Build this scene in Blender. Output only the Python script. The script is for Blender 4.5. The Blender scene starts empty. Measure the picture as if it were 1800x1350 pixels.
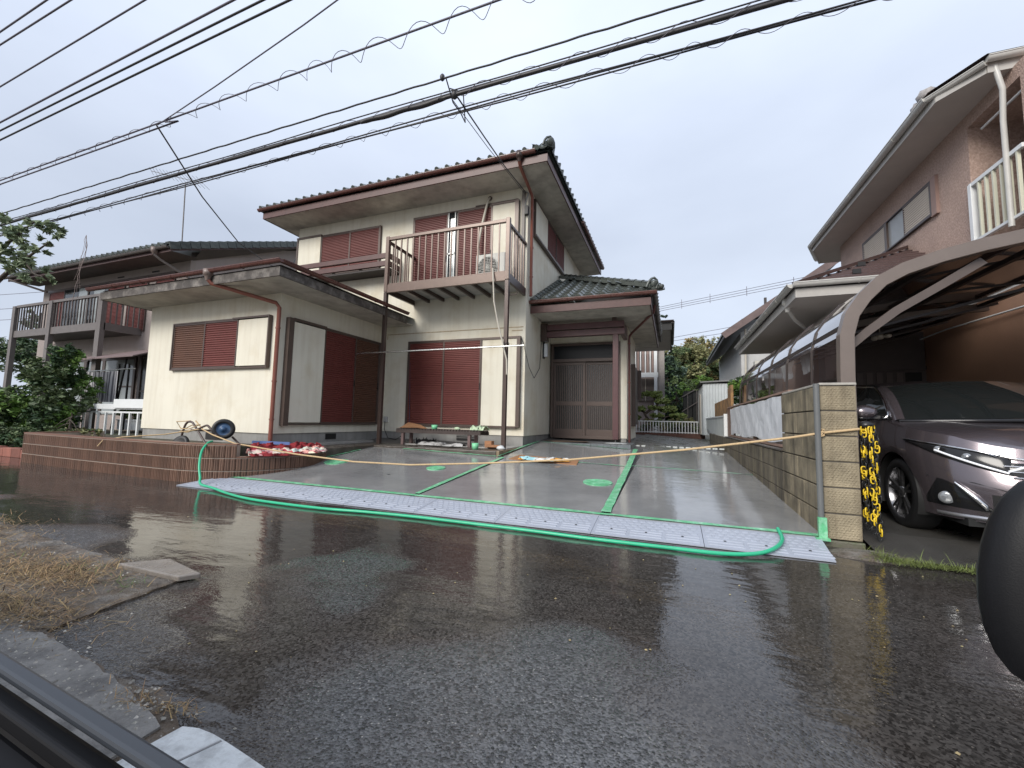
import bpy, bmesh, math, random
import numpy as np
from mathutils import Vector, Matrix
random.seed(7); RNG=np.random.default_rng(7)
R_=math.radians
scene=bpy.context.scene
COL=scene.collection
# ---------------------------------------------------------------- camera
cd=bpy.data.cameras.new('camera'); cam=bpy.data.objects.new('camera',cd); COL.objects.link(cam)
cd.sensor_width=36; cd.lens=14.72; cd.clip_start=.02; cd.clip_end=3000
_r=Vector((0.9345,0.3549,0.0224)); _b=Vector((0.3542,-0.9310,-0.0859)); 
_f=-_b; _f.normalize(); _r=(_r-_f*_r.dot(_f)).normalized(); _u=_r.cross(_f)
cam.matrix_world=Matrix(((_r.x,_u.x,-_f.x,0),(_r.y,_u.y,-_f.y,0),(_r.z,_u.z,-_f.z,1.0),(0,0,0,1)))
scene.camera=cam
# ---------------------------------------------------------------- world: overcast
w=bpy.data.worlds.new("World"); scene.world=w; w.use_nodes=True
nt=w.node_tree; nt.nodes.clear()
def wn(t,**k):
    n=nt.nodes.new(t)
    for a,b in k.items(): setattr(n,a,b)
    return n
out=wn('ShaderNodeOutputWorld'); bg=wn('ShaderNodeBackground')
sky=wn('ShaderNodeTexSky',sky_type='NISHITA',sun_disc=False,sun_elevation=R_(48),sun_rotation=R_(200))
sky.air_density=1.0; sky.dust_density=4.0
tc=wn('ShaderNodeTexCoord'); mp=wn('ShaderNodeMapping'); mp.inputs['Scale'].default_value=(1.1,1.1,2.6)
no=wn('ShaderNodeTexNoise'); no.inputs['Scale'].default_value=1.15; no.inputs['Detail'].default_value=6; no.inputs['Roughness'].default_value=.48
cr=wn('ShaderNodeValToRGB')
cr.color_ramp.elements[0].position=.3; cr.color_ramp.elements[0].color=(2.95,3.3,4.0,1)
cr.color_ramp.elements[1].position=.72; cr.color_ramp.elements[1].color=(4.1,4.5,5.25,1)
sx=wn('ShaderNodeSeparateXYZ'); mr=wn('ShaderNodeMapRange'); mr.inputs[1].default_value=.35; mr.inputs[2].default_value=1; mr.inputs[3].default_value=.96; mr.inputs[4].default_value=1.6
mul=wn('ShaderNodeMixRGB',blend_type='MULTIPLY'); mul.inputs[0].default_value=1
mix=wn('ShaderNodeMixRGB'); mix.inputs[0].default_value=.9
L=nt.links.new
L(tc.outputs['Generated'],mp.inputs[0]); L(mp.outputs[0],no.inputs['Vector']); L(no.outputs['Fac'],cr.inputs[0])
L(tc.outputs['Generated'],sx.inputs[0]); L(sx.outputs[2],mr.inputs[0])
L(cr.outputs[0],mul.inputs[1]); L(mr.outputs[0],mul.inputs[2])
L(sky.outputs[0],mix.inputs[1]); L(mul.outputs[0],mix.inputs[2]); L(mix.outputs[0],bg.inputs[0]); L(bg.outputs[0],out.inputs[0])
bg.inputs[1].default_value=.1
# ---------------------------------------------------------------- sun through cloud
sd=bpy.data.lights.new('sun','SUN'); sd.energy=1.5; sd.angle=R_(28); sd.color=(1,.96,.9)
sun=bpy.data.objects.new('sun',sd); COL.objects.link(sun)
_sd=Vector((-.3,-.85,.55)).normalized()      # towards the sun
sun.rotation_euler=_sd.to_track_quat('Z','Y').to_euler(); sun.location=(0,-10,30)
sky.sun_elevation=math.asin(_sd.z); sky.sun_rotation=math.atan2(_sd.x,_sd.y)
vs=scene.view_settings; vs.view_transform='Standard'; vs.look='None'; vs.gamma=1; vs.exposure=1.02; vs.use_curve_mapping=False
scene.render.engine='CYCLES'; scene.cycles.max_bounces=6; scene.cycles.transparent_max_bounces=12
# ---------------------------------------------------------------- helpers
class MB:
    """collects shapes in world coordinates, builds ONE mesh object"""
    def __init__(s): s.v=[]; s.f=[]; s.sm=[]
    def add(s,vs,fs,smooth=False):
        o=len(s.v); s.v+= [tuple(p) for p in vs]; s.f+=[tuple(i+o for i in f) for f in fs]; s.sm+=[smooth]*len(fs); return s
    def box(s,x0,x1,y0,y1,z0,z1,f=None):
        p=[(x0,y0,z0),(x1,y0,z0),(x1,y1,z0),(x0,y1,z0),(x0,y0,z1),(x1,y0,z1),(x1,y1,z1),(x0,y1,z1)]
        if f: p=[f(*q) for q in p]
        return s.add(p,[(0,3,2,1),(4,5,6,7),(0,1,5,4),(1,2,6,5),(2,3,7,6),(3,0,4,7)])
    def quad(s,a,b,c,d): return s.add([a,b,c,d],[(0,1,2,3)])
    def beam(s,a,b,w,h,up=(0,0,1)):
        a=Vector(a);b=Vector(b);d=(b-a).normalized();u=Vector(up)
        if abs(d.dot(u))>.98: u=Vector((0,1,0))
        r=d.cross(u).normalized();u=r.cross(d)
        p=[]
        for c in (a,b):
            for i,j in ((-1,-1),(1,-1),(1,1),(-1,1)): p.append(c+r*w/2*i+u*h/2*j)
        return s.add(p,[(0,1,2,3),(7,6,5,4),(0,4,5,1),(1,5,6,2),(2,6,7,3),(3,7,4,0)])
    def tube(s,pts,r,n=8,cap=True,close=False):
        P=[Vector(p) for p in pts]; m=len(P); vs=[];fs=[]
        rr=r if isinstance(r,(list,tuple)) else [r]*m
        u=None
        for i,p in enumerate(P):
            if close: d=(P[(i+1)%m]-P[i-1]).normalized()
            else: d=((P[i+1] if i<m-1 else p)-(P[i-1] if i else p)).normalized()
            if u is None:
                u=Vector((0,0,1)) if abs(d.z)<.9 else Vector((1,0,0))
            u=(u-d*u.dot(d)).normalized(); v=d.cross(u)
            for k in range(n):
                a=2*math.pi*k/n; vs.append(p+(u*math.cos(a)+v*math.sin(a))*rr[i])
        for i in range(m if close else m-1):
            for k in range(n):
                a=i*n+k;b=i*n+(k+1)%n;j=(i+1)%m
                fs.append((a,b,j*n+(k+1)%n,j*n+k))
        s.add(vs,fs,True)
        if cap and not close: s.add(vs[:n],[tuple(range(n))[::-1]]); s.add(vs[-n:],[tuple(range(n))])
        return s
    def prism(s,poly,f,a0,a1):
        """poly of (p,q); f(p,q,a)->world"""
        n=len(poly); v=[f(p,q,a0) for p,q in poly]+[f(p,q,a1) for p,q in poly]
        return s.add(v,[tuple(range(n))[::-1],tuple(range(n,2*n))]+[(i,(i+1)%n,n+(i+1)%n,n+i) for i in range(n)])
    def lathe(s,c,axis,prof,n=20):
        """prof: (radius, along axis)"""
        c=Vector(c);d=Vector(axis).normalized();u=Vector((0,0,1)) if abs(d.z)<.9 else Vector((1,0,0));u=(u-d*u.dot(d)).normalized();v=d.cross(u)
        vs=[c+d*h+(u*math.cos(2*math.pi*k/n)+v*math.sin(2*math.pi*k/n))*r for r,h in prof for k in range(n)]
        fs=[(i*n+k,i*n+(k+1)%n,(i+1)*n+(k+1)%n,(i+1)*n+k) for i in range(len(prof)-1) for k in range(n)]
        return s.add(vs,fs,True)
    def blob(s,c,r,n=10,m=7,j=0):
        c=Vector(c); vs=[];fs=[]
        for i in range(m+1):
            t=math.pi*i/m
            for k in range(n):
                a=2*math.pi*k/n; q=1+random.uniform(-j,j)
                vs.append((c.x+r[0]*q*math.sin(t)*math.cos(a),c.y+r[1]*q*math.sin(t)*math.sin(a),c.z+r[2]*q*math.cos(t)))
        for i in range(m):
            for k in range(n): fs.append((i*n+k,(i+1)*n+k,(i+1)*n+(k+1)%n,i*n+(k+1)%n))
        return s.add(vs,fs,True)
    def grid(s,P,smooth=True):
        """P[i][j] -> points"""
        n=len(P);m=len(P[0]); return s.add([q for row in P for q in row],[(i*m+j,i*m+j+1,(i+1)*m+j+1,(i+1)*m+j) for i in range(n-1) for j in range(m-1)],smooth)
    def mesh(s,name,mat,org=(0,0,0)):
        me=bpy.data.meshes.new(name); me.from_pydata([(x-org[0],y-org[1],z-org[2]) for x,y,z in s.v],[],s.f)
        me.polygons.foreach_set('use_smooth',s.sm)
        for m in (mat if isinstance(mat,(list,tuple)) else [mat]): me.materials.append(m)
        return me
    def build(s,name,mat,parent=None,bevel=0,sub=0):
        org=wloc(parent)
        ob=bpy.data.objects.new(name,s.mesh(name,mat,org)); COL.objects.link(ob)
        if parent: ob.parent=parent
        if bevel: b=ob.modifiers.new('b','BEVEL'); b.width=bevel; b.segments=2; b.limit_method='ANGLE'
        if sub: b=ob.modifiers.new('s','SUBSURF'); b.levels=sub; b.render_levels=sub
        return ob
def wloc(p):
    v=Vector((0,0,0))
    while p: v+=p.location; p=p.parent
    return v
def tag(o,label=None,cat=None,group=None,kind=None):
    if label: o['label']=label
    if cat: o['category']=cat
    if group: o['group']=group
    if kind: o['kind']=kind
    return o
def thing(name,label,cat,loc=(0,0,0),group=None):
    o=bpy.data.objects.new(name,None); COL.objects.link(o); o.location=loc; o.empty_display_size=.1
    return tag(o,label,cat,group)
def struct(mb,name,m,label=None,**k):
    return tag(mb.build(name,m,**k),label,kind='structure')
def inst(me,name,loc,parent,rot=None,scale=None):
    o=bpy.data.objects.new(name,me); COL.objects.link(o); o.parent=parent
    l=Vector(loc)-wloc(parent)
    M=(rot.to_4x4() if rot is not None else Matrix.Identity(4))
    if scale: M=M@Matrix.Diagonal((*scale,1))
    o.matrix_local=Matrix.Translation(l)@M
    return o
def copy_tree(o,loc):
    c=o.copy(); COL.objects.link(c); c.location=loc
    for ch in list(o.children):
        d=ch.copy(); COL.objects.link(d); d.parent=c
        for g in list(ch.children):
            e=g.copy(); COL.objects.link(e); e.parent=d
    return c
# wall frames: u along wall, o outwards, z up
def FY(y): return lambda u,o,z:(u,y-o,z)          # wall facing -Y
def FXp(x): return lambda u,o,z:(x+o,u,z)         # wall facing +X
def FXm(x): return lambda u,o,z:(x-o,u,z)         # wall facing -X
# ---------------------------------------------------------------- materials
def M(name,col,rough=.6,var=.12,scale=3,bump=0,bscale=60,metal=0,streak=0,scol=None,col2=None,c2s=2,c2t=.55,isl=0,rnd=0,spec=.5,alpha=1,trans=0,coat=0,rvar=0,stretch=None,bdist=.01,ior=None):
    m=bpy.data.materials.new(name); m.use_nodes=True; t=m.node_tree; N=t.nodes; K=t.links.new
    b=N['Principled BSDF']; tc=N.new('ShaderNodeTexCoord')
    co=tc.outputs['Object']
    if stretch:
        mp=N.new('ShaderNodeMapping'); mp.inputs['Scale'].default_value=stretch; K(co,mp.inputs[0]); co2=mp.outputs[0]
    else: co2=co
    cur=None
    rgb=N.new('ShaderNodeRGB'); rgb.outputs[0].default_value=(*col,1); cur=rgb.outputs[0]
    def noise(sc,det=4,c=None):
        n=N.new('ShaderNodeTexNoise'); n.inputs['Scale'].default_value=sc; n.inputs['Detail'].default_value=det; n.inputs['Roughness'].default_value=.62; K(c or co2,n.inputs['Vector']); return n.outputs['Fac']
    def ramp(f,a,bb):
        r=N.new('ShaderNodeMapRange'); r.inputs[1].default_value=a; r.inputs[2].default_value=bb; K(f,r.inputs[0]); return r.outputs[0]
    def mixc(f,a,bc,mode='MIX'):
        x=N.new('ShaderNodeMixRGB'); x.blend_type=mode
        if isinstance(f,(int,float)): x.inputs[0].default_value=f
        else: K(f,x.inputs[0])
        K(a,x.inputs[1])
        if isinstance(bc,tuple): x.inputs[2].default_value=(*bc,1)
        else: K(bc,x.inputs[2])
        return x.outputs[0]
    if col2: cur=mixc(ramp(noise(c2s,5),c2t-.12,c2t+.12),cur,tuple(col2))
    if var:
        hs=N.new('ShaderNodeHueSaturation'); r=N.new('ShaderNodeMapRange'); r.inputs[1].default_value=.25; r.inputs[2].default_value=.75; r.inputs[3].default_value=1-var; r.inputs[4].default_value=1+var
        K(noise(scale),r.inputs[0]); K(r.outputs[0],hs.inputs['Value']); K(cur,hs.inputs['Color']); cur=hs.outputs[0]
    if isl or rnd:
        hs=N.new('ShaderNodeHueSaturation'); r=N.new('ShaderNodeMapRange'); q=isl or rnd; r.inputs[3].default_value=1-q; r.inputs[4].default_value=1+q
        src=N.new('ShaderNodeNewGeometry').outputs['Random Per Island'] if isl else N.new('ShaderNodeObjectInfo').outputs['Random']
        K(src,r.inputs[0]); K(r.outputs[0],hs.inputs['Value']); K(cur,hs.inputs['Color']); cur=hs.outputs[0]
        if isl:
            r2=N.new('ShaderNodeMapRange'); r2.inputs[3].default_value=.485; r2.inputs[4].default_value=.515; w=N.new('ShaderNodeMath'); w.operation='FRACT'; w2=N.new('ShaderNodeMath'); w2.operation='MULTIPLY'; w2.inputs[1].default_value=7.3; K(src,w2.inputs[0]); K(w2.outputs[0],w.inputs[0]); K(w.outputs[0],r2.inputs[0]); K(r2.outputs[0],hs.inputs['Hue'])
    if streak:
        mp=N.new('ShaderNodeMapping'); mp.inputs['Scale'].default_value=(7,7,.45); K(co,mp.inputs[0])
        n=noise(1.3,5,mp.outputs[0]); cur=mixc(None or (lambda f:f)(ramp(n,.5,.78)),cur,scol or (.25,.2,.13)) if streak>=1 else cur
        if streak<1:
            mm=N.new('ShaderNodeMath'); mm.operation='MULTIPLY'; mm.inputs[1].default_value=streak; K(ramp(n,.46,.75),mm.inputs[0]); cur=mixc(mm.outputs[0],cur,scol or (.25,.2,.13))
    K(cur,b.inputs['Base Color'])
    b.inputs['Roughness'].default_value=rough; b.inputs['Metallic'].default_value=metal
    b.inputs['Specular IOR Level'].default_value=spec
    if ior: b.inputs['IOR'].default_value=ior
    if coat: b.inputs['Coat Weight'].default_value=coat; b.inputs['Coat Roughness'].default_value=.04
    if rvar:
        r=N.new('ShaderNodeMapRange'); r.inputs[1].default_value=.35; r.inputs[2].default_value=.65; r.inputs[3].default_value=max(rough-rvar,.02); r.inputs[4].default_value=rough+rvar; K(noise(scale*.7),r.inputs[0]); K(r.outputs[0],b.inputs['Roughness'])
    if alpha<1: b.inputs['Alpha'].default_value=alpha
    if trans: b.inputs['Transmission Weight'].default_value=trans
    if bump:
        bp=N.new('ShaderNodeBump'); bp.inputs['Strength'].default_value=bump; bp.inputs['Distance'].default_value=bdist; K(noise(bscale,3),bp.inputs['Height']); K(bp.outputs[0],b.inputs['Normal'])
    return m
cream=M('cream_stucco',(.73,.695,.585),.8,.05,1.2,.35,140,streak=.26,scol=(.44,.37,.25),col2=(.63,.565,.43),c2s=1.1,c2t=.62)
conc=M('foundation_concrete',(.27,.265,.25),.7,.2,3,.25,60,streak=.35,scol=(.12,.11,.1))
wetconc=M('wet_old_concrete',(.055,.045,.036),.35,.3,4,.3,50,col2=(.11,.095,.08),c2s=5,rvar=.15)
soffit=M('soffit_board',(.5,.47,.41),.8,.22,2.2,.1,30,col2=(.36,.33,.285),c2s=3.2,c2t=.57)
soffit_l=M('light_soffit_board',(.46,.43,.38),.7,.08,2)
red=M('red_brown_fascia',(.085,.036,.031),.45,.22,6,.1,40)
gutm=M('copper_brown_gutter',(.115,.045,.036),.3,.2,5,rvar=.12)
black_wood=M('weathered_dark_fascia',(.06,.05,.043),.6,.4,7,.3,40,col2=(.2,.18,.16),c2s=6,c2t=.58)
maroon=M('maroon_shutter',(.155,.04,.033),.5,.1,5)
maroonb=M('brown_shutter',(.125,.058,.036),.5,.1,5)
bronze=M('bronze_frame',(.095,.068,.057),.38,.1,5,metal=.2)
steelb=M('brown_painted_steel',(.14,.095,.075),.33,.12,8,metal=.2)
steelbd=M('dark_brown_steel',(.065,.043,.036),.3,.12,8,metal=.2)
dark=M('dark_gap',(.012,.012,.012),.6,0)
black=M('black_rubber',(.012,.012,.013),.5,.1)
tilem=M('grey_green_roof_tile',(.082,.092,.084),.3,.25,4,.1,30,rnd=.22,rvar=.1)
tilej=M('dark_roof_tile_mass',(.075,.085,.078),.33,.25,4,.1,30,isl=.15)
white=M('white_paint',(.72,.74,.74),.4,.06,5)
whited=M('weathered_white_paint',(.62,.65,.63),.5,.1,3,streak=.7,scol=(.2,.22,.2))
glassd=M('dark_window_glass',(.02,.024,.026),.06,0,spec=.8)
glassl=M('curtained_window_glass',(.30,.33,.33),.08,.2,3,spec=.8,stretch=(8,8,.3))
pipeb=M('rust_red_downpipe',(.215,.072,.048),.36,.15,6)
beige=M('beige_plastic',(.52,.48,.40),.5,.08)
# ================================================================ GROUND
def gz(x,y):
    if y>11: y=11+(y-11)*.1
    s=min(max(.045+(1.2-x)*.0085,.045),.1)
    return .075+(y-4.33)*s
def asphalt():
    m=bpy.data.materials.new('wet_asphalt'); m.use_nodes=True; t=m.node_tree; N=t.nodes; K=t.links.new; b=N['Principled BSDF']
    tc=N.new('ShaderNodeTexCoord').outputs['Object']
    def noise(sc,det=4,r=.6,vec=None,out='Fac'):
        n=N.new('ShaderNodeTexNoise'); n.inputs['Scale'].default_value=sc; n.inputs['Detail'].default_value=det; n.inputs['Roughness'].default_value=r; K(vec or tc,n.inputs['Vector']); return n.outputs[out]
    def rng(f,a,bb,c,d):
        r=N.new('ShaderNodeMapRange'); r.inputs[1].default_value=a; r.inputs[2].default_value=bb; r.inputs[3].default_value=c; r.inputs[4].default_value=d; K(f,r.inputs[0]); return r.outputs[0]
    def mth(op,a,bb):
        n=N.new('ShaderNodeMath'); n.operation=op
        for i,q in enumerate((a,bb)):
            if isinstance(q,(int,float)): n.inputs[i].default_value=q
            else: K(q,n.inputs[i])
        return n.outputs[0]
    # standing water: low patches, mostly near the house side of the road
    sp=N.new('ShaderNodeSeparateXYZ'); K(tc,sp.inputs[0])
    wet=rng(mth('ADD',noise(.55,3,.5),mth('MULTIPLY',rng(sp.outputs[1],1.3,2.7,0,1),.26)),.5,.62,0,1)
    v=N.new('ShaderNodeTexVoronoi'); v.inputs['Scale'].default_value=105; K(tc,v.inputs['Vector'])
    v2=N.new('ShaderNodeTexVoronoi'); v2.inputs['Scale'].default_value=95; v2.inputs['Randomness'].default_value=1; K(tc,v2.inputs['Vector'])
    # stones: some pale chips
    sepc=N.new('ShaderNodeSeparateColor'); K(v2.outputs['Color'],sepc.inputs[0])
    chip=mth('MULTIPLY',rng(sepc.outputs[0],.955,.968,0,1),rng(v2.outputs['Distance'],.24,.36,1,0))
    cr=N.new('ShaderNodeValToRGB'); e=cr.color_ramp.elements; e[0].position=.3; e[0].color=(.056,.057,.059,1); e[1].position=.7; e[1].color=(.122,.123,.125,1); K(noise(1.1,5),cr.inputs[0])
    sc2=N.new('ShaderNodeSeparateColor'); K(v.outputs['Color'],sc2.inputs[0])
    mv=N.new('ShaderNodeMixRGB'); mv.blend_type='MULTIPLY'; mv.inputs[0].default_value=1; K(cr.outputs[0],mv.inputs[1]); K(rng(sc2.outputs[1],0,1,.4,1.8),mv.inputs[2])
    mx=N.new('ShaderNodeMixRGB'); K(chip,mx.inputs[0]); K(mv.outputs[0],mx.inputs[1]); mx.inputs[2].default_value=(.27,.26,.24,1)
    br=N.new('ShaderNodeMixRGB'); K(mth('MULTIPLY',rng(noise(.9,4),.45,.7,0,1),.5),br.inputs[0]); K(mx.outputs[0],br.inputs[1]); br.inputs[2].default_value=(.06,.05,.042,1)
    wd_=N.new('ShaderNodeMixRGB'); wd_.blend_type='MULTIPLY'; wd_.inputs[2].default_value=(.5,.45,.4,1); K(wet,wd_.inputs[0]); K(br.outputs[0],wd_.inputs[1])
    K(wd_.outputs[0],b.inputs['Base Color'])
    K(mth('ADD',rng(wet,0,1,.24,.03),mth('MULTIPLY',chip,.3)),b.inputs['Roughness'])
    b.inputs['IOR'].default_value=1.5
    h=mth('ADD',rng(v.outputs['Distance'],0,.6,1,0),mth('MULTIPLY',noise(30,4),1.2))
    bp=N.new('ShaderNodeBump'); bp.inputs['Distance'].default_value=.005; K(rng(wet,0,1,.9,.035),bp.inputs['Strength']); K(h,bp.inputs['Height'])
    mpn=N.new('ShaderNodeMapping'); mpn.inputs['Scale'].default_value=(1,2.2,1); K(tc,mpn.inputs[0])
    b2=N.new('ShaderNodeBump'); b2.inputs['Distance'].default_value=.02; b2.inputs['Strength'].default_value=.22; K(noise(3.3,3,.5,mpn.outputs[0]),b2.inputs['Height']); K(bp.outputs[0],b2.inputs['Normal'])
    K(b2.outputs[0],b.inputs['Normal'])
    return m
asph=asphalt()
def newconc():
    m=bpy.data.materials.new('fresh_wet_concrete'); m.use_nodes=True; t=m.node_tree; N=t.nodes; K=t.links.new; b=N['Principled BSDF']
    tc=N.new('ShaderNodeTexCoord').outputs['Object']
    def noise(sc,det=4,vec=None):
        n=N.new('ShaderNodeTexNoise'); n.inputs['Scale'].default_value=sc; n.inputs['Detail'].default_value=det; n.inputs['Roughness'].default_value=.6; K(vec or tc,n.inputs['Vector']); return n.outputs['Fac']
    def rng(f,a,bb,c,d):
        r=N.new('ShaderNodeMapRange'); r.inputs[1].default_value=a; r.inputs[2].default_value=bb; r.inputs[3].default_value=c; r.inputs[4].default_value=d; K(f,r.inputs[0]); return r.outputs[0]
    cr=N.new('ShaderNodeValToRGB'); e=cr.color_ramp.elements; e[0].position=.32; e[0].color=(.185,.187,.185,1); e[1].position=.68; e[1].color=(.285,.286,.28,1); K(noise(1.3,5),cr.inputs[0]); K(cr.outputs[0],b.inputs['Base Color'])
    K(rng(noise(.8,3),.4,.6,.02,.09),b.inputs['Roughness']); b.inputs['IOR'].default_value=1.65
    mp=N.new('ShaderNodeMapping'); mp.inputs['Scale'].default_value=(1,3,1); K(tc,mp.inputs[0])
    b1=N.new('ShaderNodeBump'); b1.inputs['Distance'].default_value=.02; b1.inputs['Strength'].default_value=.16; K(noise(2.4,4,mp.outputs[0]),b1.inputs['Height'])
    b2=N.new('ShaderNodeBump'); b2.inputs['Distance'].default_value=.003; b2.inputs['Strength'].default_value=.25; K(noise(28,3),b2.inputs['Height']); K(b1.outputs[0],b2.inputs['Normal']); K(b2.outputs[0],b.inputs['Normal'])
    return m
fresh=newconc()
soil=M('damp_soil',(.075,.06,.045),.75,.35,3,.8,30,col2=(.06,.075,.035),c2s=1.5)
struct(MB().box(-400,400,-300,700,-.5,-.03),'ground',soil)
struct(MB().box(-60,60,-3.2,4.6,-.3,0),'road',asph,'dark wet asphalt street with puddles and pale stone chips')
# neighbour parking slab, garden ground
slab=M('wet_grey_slab',(.06,.057,.052),.3,.3,2,.35,60,rvar=.15)
struct(MB().box(1.42,12,4.6,11.5,-.2,.1),'carport_floor',slab)
struct(MB().grid([[(x,4.1,.012),(x,4.6,.1)] for x in (1.5,3,5,8,12)],False),'driveway_ramp',slab)
struct(MB().box(-11.68,-6.95,4.3,5.75,-.2,.44),'planter_soil',M('planter_soil',(.07,.055,.04),.8,.4,5,1,30,col2=(.05,.07,.03),c2s=6))
struct(MB().box(-40,-10.8,5.76,30,-.2,.42),'garden_ground',soil)
struct(MB().box(-60,-11.85,4.6,5.8,-.2,.1),'roadside_ground',soil)
# driveway: sloping sheet of fresh concrete, cast in panels between joints
def slabgrid(x0,x1,y0,y1,dz=0,nx=10,ny=12,edge=None):
    mb=MB(); P=[]
    for i in range(ny+1):
        y=y0+(y1-y0)*i/ny; a=edge(y) if edge else x0
        P.append([(a+(x1-a)*j/nx,y,gz(a+(x1-a)*j/nx,y)+dz) for j in range(nx+1)])
    mb.grid(P,False); 
    # skirt
    for row in (P[0],P[-1]): mb.grid([row,[(p[0],p[1],-.1) for p in row]],False)
    for k in (0,-1): mb.grid([[r[k] for r in P],[(r[k][0],r[k][1],-.1) for r in P]],False)
    return mb
drv=thing('driveway','fresh wet grey concrete driveway sloping up to the house, cast in panels','driveway',(0,4.33,0)); drv['kind']='structure'; del drv['category']
def ledge(y): 
    pts=[(4.33,-6.38),(4.6,-5.9),(5,-5.66),(5.5,-5.66),(6,-5.9),(6.6,-5.9),(7.3,-5.9)]
    for (a,b),(c,d) in zip(pts,pts[1:]):
        if a<=y<=c: return b+(d-b)*(y-a)/(c-a)
    return -5.9
slabgrid(0,-2.915,4.33,7.31,edge=ledge,ny=16).build('concrete_panel',fresh,drv)
slabgrid(-2.845,-.675,4.33,7.37).build('concrete_panel',fresh,drv)
slabgrid(-2.95,-.675,7.40,9.72).build('concrete_panel',fresh,drv)
slabgrid(-.585,1.2,4.33,7.60).build('concrete_panel',fresh,drv)
slabgrid(-.585,1.2,7.63,10.9).build('concrete_panel',fresh,drv)
mort=M('old_concrete_path',(.09,.087,.08),.3,.25,3,.3,40,rvar=.15)
slabgrid(-1.0,1.3,10.95,18.5,-.01).build('garden_path',mort,drv)
slabgrid(-7,1.3,4.4,18.5,-.05).build('joint_bed',M('joint_bed',(.09,.085,.08),.5,.2),drv)
# tile band across the path
pv=MB()
for i in range(15): pv.box(-.98+i*.145,-.98+i*.145+.1,10.92,10.96,gz(0,10.94)-.02,gz(0,10.94)+.012)
pv.build('paver_strip',whited,drv)
# green masking tape
tape=M('green_masking_tape',(.12,.45,.22),.35,.25,12,.6,25,col2=(.33,.6,.43),c2s=14,c2t=.57)
def tapeline(pts,wd,label,up=.006,n=14,wob=.004):
    mb=MB(); P=[Vector((x,y,0)) for x,y in pts]; rows=[]
    tot=[]; 
    for a,b in zip(P,P[1:]):
        for k in range(n): tot.append(a.lerp(b,k/n))
    tot.append(P[-1])
    for i,p in enumerate(tot):
        d=(tot[min(i+1,len(tot)-1)]-tot[max(i-1,0)]).normalized(); r=Vector((-d.y,d.x,0)); ww=wd/2*random.uniform(.88,1.12)
        q=[p+r*ww*s for s in (-1,0,1)]
        rows.append([(a.x,a.y,gz(a.x,a.y)+up+random.uniform(0,wob)) for a in q])
    mb.grid(rows,False)
    return tag(mb.build('masking_tape',tape),label,'tape','green masking tape on the driveway')
tapeline([(-6.36,4.37),(-2.9,4.36),(1.18,4.36)],.07,'green masking tape along the front edge of the driveway beside the ramp blocks',n=24)
tapeline([(-.63,4.42),(-.68,7.4),(-.74,9.75)],.095,'broad green tape strip running back to the right end of the porch step',up=.01)
tapeline([(-2.88,4.42),(-2.9,7.25)],.07,'green tape strip running back to the terrace corner',up=.01)
tapeline([(-1.75,7.385),(-.72,7.385),(-.6,7.5),(1.2,7.615)],.03,'thin green tape line crossing the driveway sideways')
tapeline([(-6.3,4.42),(-5.86,4.66),(-5.62,5.0),(-5.62,5.5),(-5.86,6.0),(-5.86,6.9)],.05,'green tape along the curved foot of the brown tiled wall',up=.012)
tapeline([(-5.1,7.26),(-4.0,7.26),(-3.05,7.26)],.06,'torn green tape along the front foot of the dark terrace',up=.014)
tapeline([(-3.02,7.3),(-3.0,8.7),(-2.95,9.62)],.05,'green tape along the right foot of the terrace and house corner',up=.014)
tapeline([(-2.9,9.66),(-.9,9.68)],.03,'thin green tape under the grey tiled porch step',up=.008)
def disc(x,y,r,label,name='manhole_cover'):
    mb=MB(); n=28; z=gz(x,y)
    ring=[(x+r*(1+.04*random.uniform(-1,1))*math.cos(2*math.pi*k/n),y+r*math.sin(2*math.pi*k/n),gz(x,y+r*math.sin(2*math.pi*k/n))+.012) for k in range(n)]
    ri=[(x+(p[0]-x)*.6,y+(p[1]-y)*.6,p[2]+random.uniform(-.003,.005)) for p in ring]
    lo=[(p[0],p[1],p[2]-.02) for p in ring]
    mb.add(ring+ri+lo,[(k,(k+1)%n,n+(k+1)%n,n+k) for k in range(n)]+[tuple(range(n,2*n))]+[(2*n+k,2*n+(k+1)%n,(k+1)%n,k) for k in range(n)])
    return tag(mb.build(name,tape),label,'manhole cover','round covers masked with green tape')
disc(-.95,5.87,.2,'largest round cover masked in bright green tape near the broad tape strip')
disc(-5.38,5.75,.2,'round tape covered lid on the driveway near the brown tiled wall')
disc(-3.51,5.9,.15,'small crumpled green taped lid in the middle of the left driveway panel')
tag(MB().blob((-3.93,5.26,gz(-3.93,5.26)),(.03,.02,.006)).build('drain_hole',dark),'small dark drain hole in the left driveway panel','drain')
# ------------------------------------------------ terrace
ter=thing('terrace','low L-shaped wet dark concrete terrace along the front of the house','terrace',(-4.5,7.9,.3)); ter['kind']='structure'; del ter['category']
MB().box(-5.9,-3.08,7.33,8.87,.15,.41).build('terrace_slab',wetconc,ter,bevel=.015)
MB().box(-6.91,-5.9,5.9,8.87,.1,.412).build('side_strip',wetconc,ter,bevel=.015)
MB().box(-5.6,-3.12,7.98,8.86,.41,.425).build('dry_patch',M('dry_concrete',(.36,.35,.33),.8,.15,4),ter)
MB().box(-6.91,-6.6,6.0,8.2,.41,.45).build('dry_ledge',M('dry_concrete2',(.33,.32,.3),.8,.15,4),ter)
brk=M('tan_edge_brick',(.26,.19,.12),.5,.25,9,.3,60,rnd=.2)
for i in range(7):
    MB().box(-3.08,-3.02,7.34+i*.2,7.34+i*.2+.185,.2,.415).build('edge_brick',brk,ter,bevel=.006)
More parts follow.
